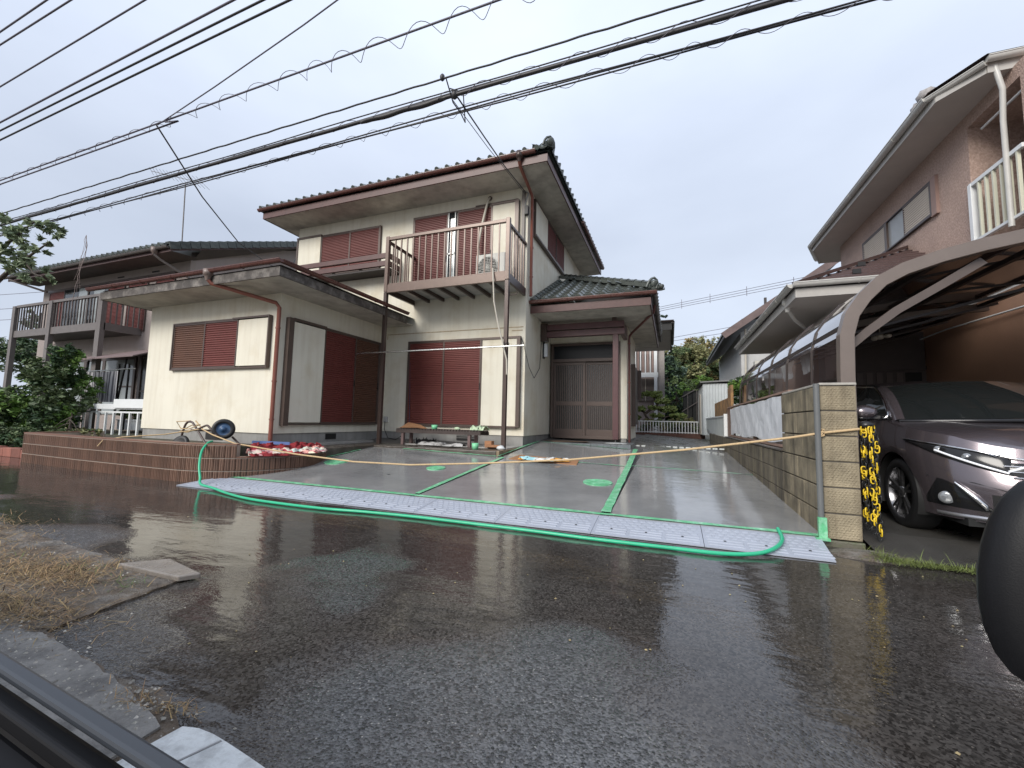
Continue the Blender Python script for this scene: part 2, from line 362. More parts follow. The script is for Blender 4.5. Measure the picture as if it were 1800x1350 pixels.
# ------------------------------------------------ porch step
stp=thing('porch_step','grey tiled porch step in front of the sliding entrance door','step',(-2,10.3,.4)); stp['kind']='structure'; del stp['category']
stile=M('grey_step_tile',(.12,.135,.145),.35,.18,8,.2,50,rnd=.22)
MB().box(-3.06,-.84,9.71,10.95,.3,.495).build('step_core',conc,stp)
for j in range(2):
    for i in range(15):
        w0=.148; x=-3.06+i*w0+(.0 if j else .05)
        if x+w0>-.84: continue
        MB().box(x+.004,x+w0-.004,9.695,9.712,.33+j*.085,.33+j*.085+.078).build('step_tile',stile,stp,bevel=.003)
for i in range(10):
    for j in range(5):
        MB().box(-3.06+i*.222+.003,-3.06+(i+1)*.222-.003,9.7+j*.25,9.7+(j+1)*.25-.006,.495,.505).build('step_tile',stile,stp)
tag(MB().box(-2.7,-1.9,9.85,10.35,.51,.52).add([(-3.0,9.9,.512),(-1.85,9.78,.53),(-1.8,10.1,.53),(-2.9,10.25,.512)],[(0,1,2,3)]).build('doormat',M('brown_mat',(.14,.09,.06),.8,.3,20)),'flat brown mat lying on the porch step before the door','mat')
# ------------------------------------------------ brown tiled planter wall
tw=thing('planter_wall','low brown ribbed-tile planter wall of three courses curving into the driveway','wall',(-9,4.3,0))
tbrown=M('brown_ribbed_tile',(.155,.085,.056),.55,.16,10,.35,90,rnd=.2)
mortar=M('pale_mortar',(.36,.3,.25),.8,.1)
def arc(p0,p1,p2,n):
    return [((1-t)**2*p0[0]+2*t*(1-t)*p1[0]+t*t*p2[0],(1-t)**2*p0[1]+2*t*(1-t)*p1[1]+t*t*p2[1]) for t in [i/n for i in range(n+1)]]
path=[(-11.75,5.6),(-11.75,4.45),(-11.65,4.32)]+[(-11.5+i*.7,4.30-.02*i+ .0) for i in range(7)]
path=[(-11.8,5.5),(-11.72,4.36)]+[(-11.6,4.27),(-9.5,4.16),(-7.3,4.1)]+arc((-6.9,4.1),(-6.3,4.13),(-5.98,4.38),6)+arc((-5.9,4.46),(-5.35,5.1),(-5.72,5.75),8)+[(-5.86,5.98)]
def resample(path,step):
    P=[Vector((x,y,0)) for x,y in path]; out=[P[0].copy()]; acc=0; cur=P[0].copy(); i=1
    while i<len(P):
        d=(P[i]-cur).length
        if acc+d>=step: cur=cur.lerp(P[i],(step-acc)/d) if d else cur; out.append(cur.copy()); acc=0
        else: acc+=d; cur=P[i].copy(); i+=1
    return out
rs=resample(path,.072)
tme=None
mbm=MB()
topx=None
for i in range(len(rs)-1):
    a,b=rs[i],rs[i+1]; d=(b-a).normalized(); nrm=Vector((d.y,-d.x,0)); mid=(a+b)/2
    top=3 if not (mid.y>4.40 and mid.x>-6.2) else 2
    for c in range(top):
        z0=c*.187-.02; 
        if z0+.187<gz(mid.x,mid.y)-.02 and mid.x>-6.2: continue
        if tme is None:
            q=MB(); q.box(-.0315,.0315,-.02,.012,.006,.178); q.box(-.02,-.006,-.026,-.02,.01,.174); q.box(.006,.02,-.026,-.02,.01,.174); tme=q.mesh('tile',tbrown)
        rot=Matrix(((d.x,-nrm.x,0),(d.y,-nrm.y,0),(0,0,1)))
        inst(tme,'tile',(mid.x,mid.y,z0),tw,rot)
    mbm.beam((a.x-nrm.x*.075,a.y-nrm.y*.075,top*.187/2-.08),(b.x-nrm.x*.075,b.y-nrm.y*.075,top*.187/2-.08),.125,top*.187+.12)
    for c in range(1,top+1): mbm.beam((a.x+nrm.x*.008,a.y+nrm.y*.008,c*.187-.026),(b.x+nrm.x*.008,b.y+nrm.y*.008,c*.187-.026),.02,.006)
mbm.build('mortar_core',mortar,tw)
# coping
cp=MB()
for i in range(len(rs)-1):
    a,b=rs[i],rs[i+1]; mid=(a+b)/2
    if mid.y>4.40 and mid.x>-6.2: z=.365
    else: z=.552
    d=(b-a).normalized(); nrm=Vector((d.y,-d.x,0))
    cp.beam((a.x-nrm.x*.055,a.y-nrm.y*.055,z),(b.x-nrm.x*.055,b.y-nrm.y*.055,z),.16,.014)
cp.build('coping',M('brown_coping',(.2,.10,.068),.45,.15,8),tw)
# ------------------------------------------------ kerb ramp blocks
plas=M('grey_blue_plastic_ramp',(.34,.365,.42),.42,.08,6,.1,60)
ram=None
def ramp_mesh(endl=0,endr=0):
    q=MB(); W=.928; Lr=.5; h=.068
    def zz(v): return .008+(h-.008)*v/Lr
    x0,x1=.002,W-.002
    a=[(x0+(0 if not endl else .0),0,.0),(x1,0,0),(x1,Lr,0),(x0,Lr,0)]
    if endl: lo=[(-.11,.0,0),(x1,0,0),(x1,Lr,0),(x0,Lr,0)]; hi=[(-.11,0.0,.006),(x1,0,.008),(x1,Lr,h),(x0,Lr,h)]
    elif endr: lo=[(x0,0,0),(x1-.04,0,0),(x1,Lr,0),(x0,Lr,0)]; hi=[(x0,0,.008),(x1-.04,0,.008),(x1,Lr,h),(x0,Lr,h)]
    else: lo=a; hi=[(x0,0,.008),(x1,0,.008),(x1,Lr,h),(x0,Lr,h)]
    q.add(lo+hi,[(0,3,2,1),(4,5,6,7),(0,1,5,4),(1,2,6,5),(2,3,7,6),(3,0,4,7)])
    for r in range(4):
        for k in range(13):
            cx=.05+k*.068+(.034 if r%2 else 0); cy=.24+r*.062
            if cx>W-.03: continue
            n=6; ring=[(cx+.031*math.cos(math.pi*2*j/n+.5),cy+.029*math.sin(math.pi*2*j/n+.5)) for j in range(n)]
            q.add([(x,y,zz(y)) for x,y in ring]+[(x*.75+cx*.25,y*.75+cy*.25,zz(y)+.0045) for x,y in ring],[(j,(j+1)%n,n+(j+1)%n,n+j) for j in range(n)]+[tuple(range(n,2*n))],False)
    for r in range(3):
        for k in range(3):
            xa=.03+k*.3; y=.05+r*.055
            q.add([(xa,y,zz(y)),(xa+.27,y,zz(y)),(xa+.27,y+.03,zz(y+.03)),(xa,y+.03,zz(y+.03)),(xa+.004,y+.004,zz(y)+.005),(xa+.266,y+.004,zz(y)+.005),(xa+.266,y+.026,zz(y+.026)+.005),(xa+.004,y+.026,zz(y+.026)+.005)],[(0,1,5,4),(1,2,6,5),(2,3,7,6),(3,0,4,7),(4,5,6,7)])
    return q
me=ramp_mesh().mesh('ramp_block',plas); mel=ramp_mesh(1).mesh('ramp_block',plas); mer=ramp_mesh(0,1).mesh('ramp_block',plas)
hole=MB(); hole.lathe((0,0,.0),(0,0,1),[(0.0001,.003),(.012,.003)],10)
for i in range(8):
    x=-6.25+i*.928
    o=bpy.data.objects.new('ramp_block',mel if i==0 else mer if i==7 else me); COL.objects.link(o); o.location=(x,3.845,.004)
    o.rotation_euler=(0,0,random.uniform(-.004,.004))
    where=['leftmost grey kerb ramp block with pointed end by the tiled wall','second grey kerb ramp block from the tiled wall','third grey kerb ramp block from the left','fourth grey kerb ramp block from the left, left of the first tape strip','grey kerb ramp block right of the narrower tape strip','grey kerb ramp block meeting the broad green tape strip from the left','grey kerb ramp block just right of the broad green tape strip','rightmost grey kerb ramp block with pointed end at the block wall'][i]
    tag(o,where,'ramp block','grey kerb ramp blocks in a row along the road edge')
    for k in range(3):
        h_=MB().lathe((0,0,0),(0,0,1),[(.0001,0),(.011,0)],10).mesh('bolt_hole',dark) if (i==0 and k==0) else h_
        c=bpy.data.objects.new('bolt_hole',h_); COL.objects.link(c); c.parent=o; c.location=(.165+k*.3,.15,.031); c.rotation_euler=(.12,0,0)
# ================================================================ MAIN HOUSE
def shutter(par,F,u0,u1,z0,z1,o,m,fm=None,label=None,pitch=.044):
    mb=MB(); n=int((z1-z0-.05)/pitch); P=[]
    for i in range(n+1):
        z=z0+.025+(z1-z0-.05)*i/n
        for dz,do in ((.0,.0),(pitch*.3,.018),(pitch*.62,.018),(pitch*.85,.0)):
            if z+dz<=z1-.02: P.append([F(u0+.02,o+do,z+dz),F(u1-.02,o+do,z+dz)])
    mb.grid(P,False)
    ob=mb.build('storm_shutter',m,par)
    if label: ob['label']=label
    f=MB(); t=.028
    f.box(u0,u1,o-.004,o+.022,z0,z0+t,F).box(u0,u1,o-.004,o+.022,z1-t,z1,F).box(u0,u0+t,o-.004,o+.021,z0+t,z1-t,F).box(u1-t,u1,o-.004,o+.021,z0+t,z1-t,F)
    f.build('shutter_frame',fm or bronze,ob)
    if z1-z0>1.5: MB().box(u1-.022,u1-.008,o+.022,o+.034,z0+.85,z0+1.0,F).build('pull_handle',black,ob)
    return ob
def wframe(par,F,u0,u1,z0,z1,o,t=.05,m=None,name='window_frame',d=.035):
    t=min(t,.028)
    f=MB(); f.box(u0-t,u1+t,-.01,o+d,z0-t,z0,F).box(u0-t,u1+t,-.01,o+d,z1,z1+t,F).box(u0-t,u0,-.01,o+d,z0,z1,F).box(u1,u1+t,-.01,o+d,z0,z1,F)
    return f.build(name,m or bronze,par,bevel=.003)
H=thing('two_storey_house','cream stucco two-storey house with maroon shutters, grey tiled hip roof and tiled entrance porch','house',(-6,9,.4))
MB().box(-10.16,-3.07,8.86,14.75,.65,6.449).build('wall',cream,H)
MB().box(-10.14,-3.095,8.885,14.7,0,.65).build('foundation',conc,H)
MB().box(-10.83,-6.92,5.73,8.855,.65,3.32).build('wall',cream,H)
MB().box(-10.8,-6.945,5.755,8.88,0,.65).build('foundation',conc,H)
MB().box(-3.065,-1.04,11.15,13.7,.55,3.5).box(-1.2,-1.041,10.93,11.145,.6,3.45).box(-3.06,-1.201,10.93,11.145,3.09,3.45).build('wall',cream,H)
MB().box(-3.0,-1.06,11.2,13.65,.1,.55).box(-1.19,-1.06,10.95,11.19,.2,.6).build('foundation',conc,H)
# foundation vents
for x0,x1 in ((-4.75,-4.2),):
    v=MB().box(x0,x1,8.868,8.884,.50,.62).build('foundation_vent',dark,H)
    MB().box(x0-.02,x1+.02,8.86,8.87,.555,.565).box(x0-.02,x1+.02,8.86,8.87,.595,.605).build('vent_bar',conc,v)
v=MB().box(7.05,7.35,-.024,-.012,.5,.62,FXp(-6.92)).build('foundation_vent',dark,H)
v=MB().box(-8.75,-8.25,-.02,-.015,.48,.62,FY(5.73)).build('foundation_vent',dark,H)
# faint seam lines on the front wall (old awning marks)
scar=M('old_awning_mark',(.42,.33,.22),.8,.3,12)
MB().box(-6.85,-3.12,8.852,8.862,3.115,3.135).box(-3.4,-3.14,8.852,8.862,3.04,3.06).box(-6.85,-6.83,8.852,8.862,3.0,3.1).build('awning_mark',scar,H)
# ---- shutters, windows : front upper left
F=FY(8.86)
wframe(H,F,-10.08,-7.22,4.95,6.08,.03,.035)
MB().box(-10.08,-9.25,0,.07,4.95,6.08,F).build('shutter_box',cream,H,bevel=.004)
MB().box(-10.13,-9.22,0,.095,6.08,6.13,F).box(-10.13,-10.08,0,.09,4.9,6.08,F).build('shutter_box_trim',bronze,H)
shutter(H,F,-9.24,-8.22,4.95,6.08,.03,maroon); shutter(H,F,-8.22,-7.22,4.95,6.08,.045,maroon)
# planter shelf
for z in (4.78,4.98):
    MB().box(-9.6,-6.55,8.36,8.42,z,z+.13).box(-6.6,-6.55,8.42,8.86,z,z+.13).box(-9.6,-9.55,8.42,8.86,z,z+.13).build('planter_board',red,H,bevel=.006)
MB().box(-9.6,-6.55,8.40,8.86,4.70,4.74).build('planter_shelf',M('dark_shelf',(.03,.022,.02),.6,.2,5),H)
for x in (-9.3,-8.4,-7.5,-6.7): MB().box(x,x+.06,8.42,8.86,4.74,4.79).build('planter_bracket',black_wood,H)
# balcony door
wframe(H,F,-6.15,-3.96,4.02,6.12,.02,.035)
MB().box(-5.17,-4.9,0,.006,4.02,6.12,F).build('glass',glassd,H)
g=MB().box(-5.1,-4.93,.004,.012,4.05,5.98,F).build('curtain_edge',glassl,H)
MB().box(-5.15,-5.125,.0,.05,4.02,6.12,F).box(-4.965,-4.94,.0,.05,4.02,6.12,F).box(-5.15,-4.94,0,.05,5.05,5.08,F).build('sash',M('grey_aluminium',(.3,.31,.31),.35,.05,5,metal=.6),H)
shutter(H,F,-6.15,-5.16,4.02,6.12,.03,maroon); shutter(H,F,-4.9,-3.96,4.02,6.12,.03,maroon)
MB().box(-3.93,-3.36,0,.07,4.02,6.1,F).build('shutter_box',cream,H,bevel=.004)
MB().box(-3.96,-3.27,0,.09,6.1,6.15,F).box(-3.36,-3.27,0,.09,4.02,6.1,F).box(-4.4,-3.3,.0,.06,6.15,6.18,F).build('shutter_box_trim',bronze,H)
# lower front shutters
wframe(H,F,-6.14,-4.14,.84,2.88,.03,.035)
shutter(H,F,-6.14,-5.14,.84,2.88,.03,maroon); shutter(H,F,-5.14,-4.14,.84,2.88,.05,maroon)
MB().box(-4.1,-3.24,0,.08,.86,2.85,F).build('shutter_box',cream,H,bevel=.006)
MB().box(-4.12,-3.16,0,.1,2.85,2.9,F).box(-3.24,-3.16,0,.1,.84,2.85,F).box(-4.12,-3.24,0,.09,.82,.86,F).build('shutter_box_trim',bronze,H)
# right upper window (side wall)
F=FXp(-3.07)
wframe(H,F,9.3,12.1,5.5,6.3,.03,.035)
MB().box(9.3,10.3,0,.07,5.5,6.3,F).build('shutter_box',cream,H,bevel=.004)
shutter(H,F,10.32,11.2,5.5,6.3,.04,maroon); shutter(H,F,11.2,12.1,5.5,6.3,.055,maroon)
MB().box(9.25,12.15,0,.1,5.42,5.46,F).build('window_trim',bronze,H); MB().box(9.25,12.15,0,.06,6.33,6.36,F).build('window_trim',bronze,H)
# extension front window
F=FY(5.73)
wframe(H,F,-9.91,-7.13,1.91,2.86,.03,.035)
shutter(H,F,-9.91,-8.93,1.91,2.86,.03,maroonb,label='browner shutter leaf of the front window'); shutter(H,F,-8.93,-7.95,1.91,2.86,.045,maroon)
MB().box(-7.93,-7.13,0,.07,1.93,2.84,F).build('shutter_box',cream,H,bevel=.004)
MB().box(-8.1,-7.1,0,.085,2.86,2.895,F).box(-7.13,-7.1,0,.08,1.88,2.86,F).build('shutter_box_trim',bronze,H)
# extension side window
F=FXp(-6.92)
wframe(H,F,5.98,8.6,.84,2.85,.03,.03)
MB().box(6.0,6.78,0,.08,.86,2.82,F).build('shutter_box',cream,H,bevel=.006)
MB().box(5.87,5.98,0,.1,.8,2.88,F).box(5.98,6.8,0,.1,2.84,2.89,F).build('shutter_box_trim',bronze,H)
shutter(H,F,6.8,7.75,.84,2.85,.045,maroon); shutter(H,F,7.75,8.6,.84,2.85,.03,maroonb,label='browner shutter leaf beside the inner corner')
# ---- main roof ------------------------------------------------------------
EX0,EX1,EY0,EY1=-10.62,-2.37,8.03,15.3
MB().box(EX0+.03,EX1-.03,EY0+.03,EY1-.03,6.45,6.475).build('soffit',soffit,H)
MB().box(EX0,EX1,EY0,EY0+.028,6.44,6.61).box(EX1-.028,EX1,EY0+.028,EY1,6.44,6.61).box(EX0,EX0+.028,EY0+.028,EY1,6.44,6.61).build('fascia',red,H,bevel=.004)
def gutter(par,a,b,r=.055,m=gutm,name='gutter',brk=True,side=(0,-1,0)):
    a=Vector(a);b=Vector(b);d=(b-a).normalized();s=Vector(side); mb=MB(); P=[]
    for k in range(9):
        t=math.pi*k/8; off=s*(-math.cos(t)*r)+Vector((0,0,-math.sin(t)*r*1.1))
        P.append([a+off,b+off])
    Pi=[[p+Vector((0,0,.012)) for p in row] for row in P]
    mb.grid([[tuple(q) for q in r_] for r_ in P]); mb.grid([[tuple(q) for q in r_] for r_ in Pi])
    mb.beam(a+s*r,b+s*r,.014,.014); mb.beam(a-s*r,b-s*r,.01,.014)
    for e in (a,b): mb.add([tuple(e+s*(-math.cos(math.pi*k/8)*r)+Vector((0,0,-math.sin(math.pi*k/8)*r*1.1))) for k in range(9)],[tuple(range(9))])
    g=mb.build(name,m,par)
    if brk:
        L_=(b-a).length; n=int(L_/.9)
        for i in range(1,n):
            c=a+(b-a)*(i/n); q=MB().beam(c-s*r*1.02,c+s*r*1.05,.02,.008); q.tube([c+s*(-math.cos(math.pi*k/6)*r*1.06)+Vector((0,0,-math.sin(math.pi*k/6)*r*1.2)) for k in range(7)],.006,4); q.build('gutter_bracket',m,g)
    return g
gutter(H,(EX0-.1,EY0-.06,6.69),(EX1-.25,EY0-.06,6.69))
gutter(H,(EX1+.06,11.4,6.69),(EX1+.06,EY1,6.69),side=(1,0,0))
# tiles
PW=.268; SL=.47
prof=[(0,.03),(.022,.05),(.05,.06),(.078,.048),(.095,.022),(.125,-.004),(.165,-.012),(.21,-.008),(.268,.006)]
def tile_mesh(front=True,name='roof_tile',L_=.30,m=None):
    q=MB(); P=[[(x,0,z+.028) for x,z in prof],[(x,L_,z+.004) for x,z in prof]]; q.grid(P,True)
    if front:
        lo=[(x,0.0,z+.028-.03) for x,z in prof]
        q.grid([lo,P[0]],False)
        q.add([(x,-.002,z+.028) for x,z in prof[:5]]+[(.095,-.002,-.01),(0,-.002,-.01)],[(0,1,2,3,4,5,6)])
    else: q.grid([[(x,0,z+.010) for x,z in prof],P[0]],False)
    return q
def slope_rot(dx,du):
    """dx along the eave, du up the slope (world vectors)"""
    dx=Vector(dx).normalized();du=Vector(du).normalized();n=dx.cross(du)
    return Matrix(((dx.x,du.x,n.x),(dx.y,du.y,n.y),(dx.z,du.z,n.z)))
tm_e=tile_mesh(True).mesh('roof_tile',tilem); tm_n=tile_mesh(False).mesh('roof_tile',tilem)
cs=1/math.sqrt(1+SL*SL)
# front eave row, individually
rot=slope_rot((1,0,0),(0,1,SL)); n=int((EX1-EX0+.1)/PW)
for i in range(n): inst(tm_e,'roof_tile',(EX0-.06+i*PW,EY0-.075,6.70),H,rot)
rotR=slope_rot((0,1,0),(-1,0,SL)); nR=int((EY1-EY0)/PW)
for i in range(nR): inst(tm_e,'roof_tile',(EX1+.075,EY0+.1+i*PW,6.70),H,rotR)
def joined_slope(par,org,dx,du,cols,rows,keep,name='roof_tiles',step=.25,m=None):
    q=MB(); rt=slope_rot(dx,du); t=tile_mesh(False)
    for r in range(rows):
        for c in range(cols):
            p=Vector(org)+Vector(dx).normalized()*(c*PW)+Vector(du).normalized()*(r*step)
            if keep(p): q.add([tuple(p+rt@Vector(v)) for v in t.v],t.f,True)
    return tag(q.build(name,m or tilej,par),kind='stuff')
yc=(EY0+EY1)/2
joined_slope(H,(EX0-.06,EY0-.075+.25*cs,6.70+.25*cs*SL),(1,0,0),(0,1,SL),n,15,lambda p:(p.y-EY0)<min(p.x-EX0+.2,EX1-p.x+.1))
joined_slope(H,(EX1+.075-.25*cs,EY0+.1,6.70+.25*cs*SL),(0,1,0),(-1,0,SL),nR,15,lambda p:(EX1-p.x)<min(p.y-EY0+.1,EY1-p.y+.1))
rz=6.66+SL*(yc-EY0)
a,b,c,d=(EX0-.05,EY0-.05,6.64),(EX1+.05,EY0-.05,6.64),(EX1+.05,EY1,6.64),(EX0-.05,EY1,6.64)
e_,f_=(EX0+yc-EY0,yc,rz),(EX1-(yc-EY0),yc,rz)
MB().add([a,b,c,d,e_,f_],[(0,1,5,4),(1,2,5),(2,3,4,5),(3,0,4)]).build('roof_deck',tilej,H)
def hip_ridge(par,a,b,r=.075,m=None,n=14,orn=True,s=1.0):
    a=Vector(a);b=Vector(b);d=(b-a).normalized(); q=MB()
    up=Vector((0,0,1)); up=(up-d*d.dot(up)).normalized(); sd=d.cross(up)
    q.beam(a+up*.0,b+up*.0,.17*s,.08*s,up=tuple(up)); ob=q.build('ridge_base',m or tilem,par)
    L_=(b-a).length; k=int(L_/.26)
    for i in range(k):
        p=a+d*(i*.26); qq=MB(); P=[]
        for (t0,rr) in ((0,r*1.12),(.03,r*1.12),(.031,r),(.255,r*.97)):
            P.append([tuple(p+d*t0+up*(.035*s)+(sd*math.cos(math.pi*j/6)+up*math.sin(math.pi*j/6))*rr*s) for j in range(7)])
        qq.grid(P); qq.build('ridge_tile',m or tilem,par)
    if orn:
        o=MB(); c=a-d*.04+up*.05*s
        o.lathe(c-d*.05,-d,[(.0001,.05),(.07*s,.05),(.085*s,.04),(.09*s,.0),(.075*s,-.09),(.0001,-.1)],14)
        o.beam(c-up*.06*s-sd*.12*s,c-up*.06*s+sd*.12*s,.1,.09*s,up=tuple(up)); o.tube([c+sd*.16*s-up*.1*s,c+sd*.13*s+up*.02*s,c+sd*.08*s+up*.09*s,c+up*.13*s,c-sd*.08*s+up*.09*s,c-sd*.13*s+up*.02*s,c-sd*.16*s-up*.1*s],.03*s,6)
        o.build('ridge_end_ornament',m or tilem,par)
hip_ridge(H,(EX1+.0,EY0+.02,6.80),(EX1-2.6,EY0+2.62,6.80+2.6*SL),s=.85)
hip_ridge(H,(EX0+.25,EY0+.25,6.86),(EX0+2.6,EY0+2.6,6.8+2.6*SL),s=.7,orn=True)
# ---- extension roof ---------------------------------------------------------
X0,X1,Y0,Y1=-11.15,-6.06,4.95,8.86
MB().box(X0+.03,X1-.03,Y0+.03,Y1-.0,3.32,3.345).build('soffit',soffit,H)
MB().box(X0,X1,Y0,Y0+.03,3.31,3.47).box(X1-.03,X1,Y0+.03,8.56,3.31,3.47).box(X0,X0+.03,Y0+.03,Y1,3.31,3.47).build('fascia',black_wood,H,bevel=.004)
gutter(H,(X0-.35,Y0-.05,3.56),(X1+.1,Y0-.05,3.56),.05); gutter(H,(X1+.055,Y0-.02,3.56),(X1+.055,8.5,3.56),.05,side=(1,0,0))
MB().add([(X0,Y0+.02,3.5),(X1,Y0+.02,3.5),(X1,8.86,3.5),(-8.0,8.86,4.1),(X0,8.86,3.9),(-8.2,7.4,4.1)],[(0,1,5),(1,2,3,5),(0,5,3,4)]).build('metal_roof',M('brown_metal_roof',(.06,.045,.04),.4,.1,3),H)
MB().box(X1-.45,X1-.02,Y0-.02,Y0+.1,3.60,3.615).build('flashing',M('pale_flashing',(.4,.36,.33),.4,.1),H)
# ---- porch roof -------------------------------------------------------------
PX0,PX1,PY0,PY1=-3.06,-.37,9.15,14.6
MB().box(PX0,PX1-.03,PY0+.03,PY1,3.51,3.53).build('soffit',soffit,H)
MB().box(PX0,PX1,PY0,PY0+.03,3.5,3.67).box(PX1-.03,PX1,PY0+.03,PY1,3.5,3.67).build('fascia',red,H,bevel=.004)
gutter(H,(PX0-.04,PY0-.055,3.77),(PX1+.12,PY0-.055,3.77),.055)
gutter(H,(PX1+.06,PY0-.02,3.76),(PX1+.06,PY1,3.76),.06,m=M('dark_worn_gutter',(.05,.035,.03),.4,.2,5),side=(1,0,0))
SLP=.51; csp=1/math.sqrt(1+SLP*SLP)
rot=slope_rot((1,0,0),(0,1,SLP))
for r in range(11):
    for c in range(11):
        y=PY0-.07+r*.25*csp; x=PX0+.02+c*PW
        if x+PW*.6>PX1+.15-(y-PY0): continue
        inst(tm_e if r==0 else tm_n,'roof_tile',(x,y,3.775+r*.25*csp*SLP),H,rot)
rotR=slope_rot((0,1,0),(-1,0,SLP))
for i in range(18): inst(tm_e,'roof_tile',(PX1+.10,PY0+.05+i*PW,3.775),H,rotR)
joined_slope(H,(PX1+.10-.25*csp,PY0+.05,3.775+.25*csp*SLP),(0,1,0),(-1,0,SLP),18,10,lambda p:(PX1-p.x)<(p.y-PY0))
MB().add([(PX0,PY0,3.73),(PX1+.05,PY0,3.73),(PX1+.05,PY1,3.73),(PX0,PY1,5.1),(PX0,PY0+2.74,5.12)],[(0,1,4),(1,2,3,4)]).build('roof_deck',tilej,H)
hip_ridge(H,(PX1+.0,PY0+.06,3.93),(PX0+.02,PY0+2.70,5.27),s=.95)
hip_ridge(H,(PX1+.14,PY0-.04,3.84),(PX1-.1,PY0+.2,3.9),s=.5)
# ---- porch beams, post, door ------------------------------------------------
plum=M('plum_brown_timber',(.085,.035,.036),.42,.22,6,.1,40)
MB().box(-3.06,-1.02,10.04,10.16,3.27,3.42).build('porch_beam',plum,H,bevel=.008)
MB().box(-3.06,-1.0,10.02,10.14,3.09,3.24).build('porch_beam',plum,H,bevel=.008)
MB().box(-1.3,-1.2,10.05,10.15,3.42,3.51).build('beam_block',steelbd,H)
MB().box(-3.06,-2.9,10.0,10.2,3.0,3.44).build('beam_bracket',steelbd,H)
MB().box(-1.12,-1.02,10.16,10.93,3.1,3.4).build('porch_beam',plum,H,bevel=.008)
MB().box(-1.28,-1.15,10.03,10.16,.6,3.09).build('porch_post',plum,H,bevel=.008)
MB().lathe((-1.215,10.095,.505),(0,0,1),[(.05,0),(.05,.03),(.035,.05),(.035,.1)],12).build('post_foot',black,H)
MB().blob((-1.2,10.0,.515),(.28,.12,.02),12,6,.15).build('mortar_patch',M('pale_mortar_patch',(.4,.41,.41),.8,.2,20,.4,40),H)
dfr=M('door_bronze',(.095,.066,.054),.4,.1,8)
F=FY(10.93)
door=MB().box(-3.02,-2.96,-.1,.04,.58,3.08,F).box(-1.26,-1.2,-.1,.04,.58,3.08,F).box(-2.96,-1.26,-.1,.04,3.02,3.08,F).box(-2.96,-1.26,-.1,.05,2.58,2.66,F).box(-2.96,-1.26,-.1,.03,.56,.63,F).build('door_frame',dfr,H,bevel=.004)
MB().box(-2.96,-1.26,-.06,-.05,2.66,3.02,F).build('transom_glass',M('dull_dark_glass',(.02,.022,.024),.25,0,spec=.3),H)
gl=M('door_glass',(.03,.034,.034),.12,.3,6,spec=.6)
for k,(a,b,o) in enumerate(((-2.96,-2.1,-.01),(-2.13,-1.26,-.045))):
    lf=MB().box(a,a+.07,o-.03,o,.63,2.58,F).box(b-.07,b,o-.03,o,.63,2.58,F).box(a+.07,b-.07,o-.03,o,.63,.8,F).box(a+.07,b-.07,o-.03,o,1.42,1.53,F).box(a+.07,b-.07,o-.03,o,2.5,2.58,F).build('sliding_door_leaf',dfr,H,bevel=.003)
    MB().box(a+.07,b-.07,o-.028,o-.022,.8,2.5,F).build('glass_pane',gl,lf)
    for i in range(14):
        x=a+.1+i*(b-a-.2)/13
        MB().box(x-.011,x+.011,o-.02,o-.004,.8,1.42,F).box(x-.011,x+.011,o-.02,o-.004,1.53,2.5,F).build('lattice_slat',dfr,lf)
MB().box(-1.85,-1.66,-.072,-.07,.82,1.02,F).build('red_item_behind_glass',M('red_cloth_behind_glass',(.3,.05,.04),.7,.1),H)
# wall lamp
wl=MB().box(10.22,10.32,0,.04,2.6,3.02,FXp(-3.07)).build('wall_lamp',black,H); MB().box(10.23,10.31,.04,.12,2.64,2.98,FXp(-3.07)).build('lamp_glass',M('lamp_white_glass',(.75,.77,.78),.3,0),wl)
# side wall shutters near annex back
F=FXp(-1.04); 
MB().box(12.2,13.3,0,.1,.95,2.6,F).build('shutter_box',M('dark_brown_panel',(.05,.035,.03),.5,.2,4),H)
MB().box(12.15,12.2,0,.12,.9,2.65,F).build('window_trim',bronze,H); MB().box(13.3,13.36,0,.2,1.7,2.6,F).build('window_trim',bronze,H)
# ---- downpipes ----------------------------------------------------------------
def pipe(par,pts,r,m=pipeb,name='downpipe',n=10): return MB().tube(pts,r,n).build(name,m,par)
def clamps(par,x,y,zs,r,m=pipeb,wall=(0,0)):
    for z in zs: MB().lathe((x,y,z),(0,0,1),[(r*1.25,0),(r*1.25,.03)],10).build('pipe_clamp',m,par)
MB().lathe((-7.75,4.9,3.37),(0,0,1),[(.03,0),(.05,.05),(.06,.09),(.08,.1),(.085,.2),(.0001,.2)],10).build('gutter_outlet',M('worn_outlet',(.2,.15,.13),.4,.3,20),H)
pipe(H,[(-7.75,4.9,3.4),(-7.72,4.95,3.33),(-6.86,5.58,3.08),(-6.83,5.63,3.0),(-6.83,5.63,.44)],.036); clamps(H,-6.83,5.63,(2.6,1.6,.9),.036)
MB().lathe((-2.98,7.97,6.5),(0,0,1),[(.03,0),(.045,.05),(.06,.09),(.08,.1),(.085,.22),(.0001,.22)],10).build('gutter_outlet',steelbd,H)
pipe(H,[(-2.98,7.97,6.52),(-2.98,8.05,6.44),(-3.0,8.88,6.28),(-3.0,8.95,6.22),(-3.0,8.98,3.86)],.036); clamps(H,-3.0,8.98,(5.9,5.0,4.3),.036)
pipe(H,[(-.32,9.9,3.7),(-.35,10.0,3.55),(-.9,10.8,3.26),(-.97,10.92,3.2),(-.98,10.95,3.1),(-.98,10.95,.5)],.03,m=M('plum_pipe',(.12,.045,.04),.4,.2,5)); clamps(H,-.98,10.95,(3.0,2.0,1.2),.03)
